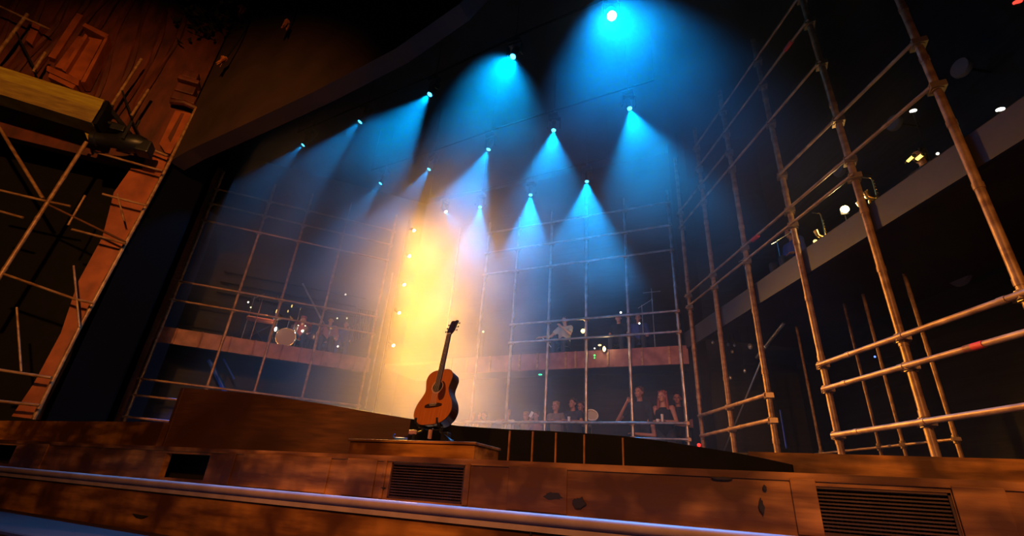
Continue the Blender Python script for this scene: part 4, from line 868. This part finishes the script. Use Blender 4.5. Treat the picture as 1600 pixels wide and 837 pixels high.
Bg(937, 539, 10.93, .03, (1, .8, .3), 2, 'small yellow lamp left of the flame like one on the back gallery rail', sh=(1.4, 1, .6))
Bg(929, 555, 10.98, .024, (.1, 1, .2), 1.2, 'upper green indicator light on the back gallery fascia', stem=None); Bg(929, 559, 10.98, .02, (.1, 1, .2), 1.0, 'lower green indicator light on the back gallery fascia', stem=None)
Bg(929, 544, 10.96, .02, WH, 1.2, 'tiny white light above the two green ones on the back gallery'); Bg(970, 488, 11.9, .028, WH, 2.5, 'white light standing over the lit face on the back gallery'); Bg(999, 505, 11.8, .025, WH, 2, 'white light right of the right pole on the back gallery')
Bg(844, 585, 11.3, .035, (.05, 1, .45), 1.2, 'green light hanging under the back gallery', stem=zb1 - .1, sh=(1.6, 1, .6)); Bg(750, 509, 11.5, .03, (1, .8, .4), 2, 'upper amber light in the golden haze on the back gallery'); Bg(755, 518, 11.5, .03, (1, .8, .4), 2, 'lower amber light in the golden haze on the back gallery')
Bg(1092, 695, 10.6, .035, (1, .03, .02), 2, 'red light at the foot of the first pole of the right scaffold', stem=ZD)
# sticks near the reaching musician
for (a, c, l_) in (((848, 528), (853, 533), 'upper pale drumstick beside the reaching musician'), ((857, 537), (861, 542), 'lower pale drumstick beside the reaching musician')):
    b = NB(); tube(b, at(*a, 11.2), at(*c, 11.15), .014, 8, .010); o = obj('drumstick', b, CW); tag(o, l_, 'drumstick')
# ================================================================== RIGHT GALLERY
grz = zr1 - .02
def Rg(px, py, off, *a, **k): P = onR(px, py, off); st = k.pop('stem', grz); glow(px, py, P, *a, **k, stem=st)
Rg(1320, 327, .5, .055, (1, .72, .3), 30, 'bright starry golden lamp on the right gallery', cat_='stand lamp', name='stand_lamp', light=14)
Rg(1427, 173, 1.2, .03, WH, 3, 'small white light left of the nearest pole, high behind the right scaffold', sh=(1.5, 1, .7)); Rg(1563, 171, 1.2, .03, WH, 3, 'small white light right of the nearest pole, high behind the right scaffold', sh=(1.5, 1, .7))
Rg(1590, 240, .9, .07, (1, .75, .25), 3, 'large golden lamp at the right edge of the picture', cat_='stand lamp', name='stand_lamp', light=6)
Rg(1523, 244 - 4, 1.0, .02, WH, 0.5, 'dim dot light beside the golden lamp at the right edge') if False else None
Rg(1465, 240, .9, .018, WH, 2, 'tiny white light left of the nearest pole, beside the two yellow tubes')
Rg(1274, 377, .35, .03, WG, 2.5, 'low yellow lamp at the foot of the golden horn on the right gallery', stem=None)
Rg(1590, 3, 1.0, .03, (1, .05, .03), 2, 'small red light in the top right corner of the picture', sh=(1.5, 1, .7), stem=None)
Rg(1367, 569 - 12, 1.4, .015, (.1, .2, 1), 3, 'tiny blue light in the dark below the right gallery', stem=None)
def tubelamp(a, c, off, m, label, r_=.018):
    b = NB(); P, Q = onR(*a, off), onR(*c, off); tube(b, P, Q, r_, 10); o = obj('tube_lamp', b, m); tag(o, label, 'tube lamp')
    for e_ in (P, Q): t = NB(); sphere(t, e_, r_ * 1.3, 8); obj('end_cap', t, mb, o)
YT = emit('yellow_tube', (1, .75, .15), 2.2)
tubelamp((1417, 253), (1428, 243), .6, YT, 'left of the two short yellow tube lamps on the right gallery'); tubelamp((1431, 250), (1443, 240), .6, YT, 'right of the two short yellow tube lamps on the right gallery', .022)
# golden horn / candle like shapes
def horn(px, py, off, label, h=.35, s=1):
    P = onR(px, py, off); r = empty('saxophone', P); tag(r, label, 'brass instrument'); b = NB()
    pts = [(0, 0, h * 1.0), (.03 * s, 0, h * .95), (.035 * s, 0, h * .5), (.03 * s, 0, .05), (0, 0, 0), (-.06 * s, 0, .03), (-.08 * s, 0, .12)]
    ptube(b, cat(pts, 5), .02, 10, [.010 + .035 * (i / 30) ** 2 for i in range(31)]); obj('body', b, GOLD, r, True, False)
    b = NB(); tube(b, (0, 0, h), (-.07, 0, h + .03), .008, 8); sphere(b, (-.07, 0, h + .03), .012, 8); obj('mouthpiece', b, mb, r, True, False)
    b = NB(); [sphere(b, (.045 * s, -.01, .08 + .05 * k), .012, 8) for k in range(5)]; obj('keys', b, GOLD, r, True, False)
    b = NB(); tube(b, (0, .02, 0), (0, .02, grz - P.z), .01, 8); obj('stand', b, mb, r, False, False)
horn(1287, 370, .45, 'golden saxophone on a stand on the right gallery, beside the low yellow lamp', .42)
horn(1367, 310, .5, 'dim brass saxophone on a stand right of the third pole', .34)
horn(1357, 325, .45, 'small dim brass instrument leaning at the third pole', .2)
# bokeh of faint lights, made up as dim wall discs
RD = mat('dim_disc', (.16, .14, .18), .5)
for x, y, off, rr__, l_ in ((1503, 106, 2.5, .16, 'largest dim round bokeh disc, upper right behind the nearest pole'), (1398, 192, 2.5, .15, 'dim round bokeh disc left of the nearest pole'), (1312, 266, 2.3, .14, 'small dim round bokeh disc beside the second nearest pole'), (1499, 428, 2.75, .2, 'dim round bokeh disc low in the dark under the right gallery'), (1117, 600, 2.0, .14, 'dim round bokeh disc in the first bay of the right scaffold')):
    P = onR(x, y, off); r = empty('bokeh_disc', P, math.atan2(DR.y, DR.x)); tag(r, l_, 'bokeh disc'); b = NB(); R3 = rotm(0, math.radians(90)); lathe(b, [(0, -.05), (rr__ * .9, -.05), (rr__, 0), (rr__ * .9, .04), (0, .06)], (0, 0, 0), R3, 24); obj('disc', b, RD, r, True, False)
    b = NB(); box(b, (0, -.1, 0), (.05, max(.1, 2 * (3.0 - off) - .2), .05)); 
    b.free(); b = NB(); tube(b, (0, .0, 0), (0, (off - 3.0), 0) if False else (0, -.02, 0), .02, 8); b.free()
    b = NB(); n_ = NRo; loc = NRo * (3.0 - off - .02); c_ = math.cos(-r.rotation_euler.z); s_ = math.sin(-r.rotation_euler.z); lv = V((loc.x * c_ - loc.y * s_, loc.x * s_ + loc.y * c_, 0)); tube(b, (0, 0, 0), lv, .02, 8); obj('arm', b, mb, r, False, False)
# audience-like figures on right gallery
def Rp(px, off, z=grz): s_ = (CB - onR(px, 330, off)).dot(DR); return R_(s_, z, off)
P = Rp(1228, .9); seated_at(P, 'blue lit musician on the right gallery behind the third pole from the back', rz=-1.0, skin='b', zf=grz, shirt=('blue', (.05, .07, .25)), sleeves=.9, hair='dark', hat=1)
P = Rp(1470, 1.3); seated_at(P, 'dim musician on the right gallery near the two yellow tubes', rz=-1.0, skin='b', zf=grz, shirt=('dark', (.015, .015, .02)), hair='dark')
mic(Rp(1205, .6), .95, 'short microphone stand on the right gallery among the far poles', m=M['chrome']); mic(Rp(1150, .7), 1.2, 'microphone stand at the far end of the right gallery', m=M['pipe_steel'])
# blue pipes leaning under left gallery
BM = mat('blue_lit_tube', (.005, .06, .6), .35)  # blue light on the tubes is put into the base colour
def lean_tube(a, c, offa, offc, rad, label, m, f=onL):
    b = NB(); tube(b, f(*a, offa), f(*c, offc), rad, 12); o = obj('leaning_tube', b, m); tag(o, label, 'tube')
lean_tube((327, 562), (352, 612), 1.0, 1.0, .06, 'thick blue tube leaning in the dark under the left gallery', BM)
lean_tube((349, 560), (366, 592), 1.0, 1.0, .025, 'thin blue tube leaning right of the thick one under the left gallery', BM)
spot('blue_tube_fill', L_(4.9, 2.85, .5), L_(4.4, .8, 1.0), (.03, .18, 1), 500, 80)  # fill light for the blue tubes, added without a fitting
STL = mat('bright_rod', (.7, .75, .8), .25, metal=.6)
lean_tube((1190, 562), (1131, 705), .55, .9, .016, 'bright diagonal rod lit blue behind the low rails of the right scaffold', STL, onR)
lean_tube((1191, 558), (1213, 716), .16, .16, .013, 'thin bright upright rod beside the middle pole of the right scaffold', STL, onR)
lean_tube((1219, 640), (1229, 700), .8, .8, .014, 'short blue upright rod behind the middle pole of the right scaffold', BM, onR)
spot('blue_rod_fill', R_(1.2, 3.15, .3), R_(2.3, 1.2, .6), (.25, .6, 1), 25, 70)  # blue fill aimed at the bright rods, no fitting modelled
# small wall-hung shiny clutter under right gallery
for k, (x, y) in enumerate(((1114, 535), (1138, 538), (1148, 539), (1144, 549), (1172, 541), (1196, 541), (1164, 579), (1141, 590))):
    P = onR(x, y, .9); r = empty('hanging_bulb', P); tag(r, 'small glass bulb hanging under the right gallery', 'bulb', 'glass bulbs under the right gallery'); b = NB(); sphere(b, (0, 0, 0), .035 if k != 4 else .05, 10, (1, 1, 1.3)); obj('glass', b, STL, r, True, False); b = NB(); tube(b, (0, 0, .03), (0, 0, zr1 - .1 - P.z), .004, 5); obj('cord', b, mb, r, False, False)
# ================================================================== HAZE
hp_ = [(-6.5, 4.9), (1.8, 5.1), (2.45, 5.2), R_(0, 0).to_tuple()[:2], (-1.2, 11.0), (-9.6, 11.0), L_(5.6, 0).to_tuple()[:2], (-8.6, 4.9)]
b = NB(); prism(b, [(x, y, ZD + .005) for x, y in hp_], (0, 0, 9.6)); hm = bpy.data.materials.new('stage_haze'); hz = obj('stage_haze', b, hm)
tag(hz, 'thin stage haze filling the set and showing the lamp beams', 'haze', kind='stuff')
hm.use_nodes = True; N = hm.node_tree.nodes; N.clear(); LK = hm.node_tree.links.new
def nd(t, **k):
    n = N.new(t)
    for a, v in k.items():
        if a in n.inputs: n.inputs[a].default_value = v
        else: setattr(n, a, v)
    return n
def mr(src, a, b_, c, d, smooth=True):
    n = N.new('ShaderNodeMapRange'); n.interpolation_type = 'SMOOTHSTEP' if smooth else 'LINEAR'
    for k_, v in (('From Min', a), ('From Max', b_), ('To Min', c), ('To Max', d)): n.inputs[k_].default_value = v
    LK(src, n.inputs['Value']); return n.outputs[0]
def ma(op, a, b_):
    n = N.new('ShaderNodeMath'); n.operation = op
    for i, v in enumerate((a, b_)):
        if isinstance(v, (int, float)): n.inputs[i].default_value = v
        else: LK(v, n.inputs[i])
    return n.outputs[0]
o_ = N.new('ShaderNodeOutputMaterial'); vs = nd('ShaderNodeVolumeScatter', Anisotropy=.25, Color=(.95, .97, 1, 1))
tc = N.new('ShaderNodeTexCoord'); sx = N.new('ShaderNodeSeparateXYZ'); LK(tc.outputs['Object'], sx.inputs[0])
nz = nd('ShaderNodeTexNoise', Scale=.6, Detail=3.0); LK(tc.outputs['Object'], nz.inputs['Vector'])
cl = mr(nz.outputs[0], .34, .68, .45, 1.6)
hgt_ = mr(sx.outputs[2], 2.2, 5.8, HZ_LOW, HZ_HIGH)
ox = hz.location.x; oy = hz.location.y
gx = mr(ma('ABSOLUTE', ma('ADD', sx.outputs[0], ox - PLX), 0), 0, PLW, 1, 0)
gz_ = mr(sx.outputs[2], 5.2, 7.4, 1, 0)
pl = ma('MULTIPLY', ma('MULTIPLY', gx, gz_), HZ_PLUME)
LK(ma('MULTIPLY', cl, ma('ADD', hgt_, pl)), vs.inputs['Density']); LK(vs.outputs[0], o_.inputs['Volume'])
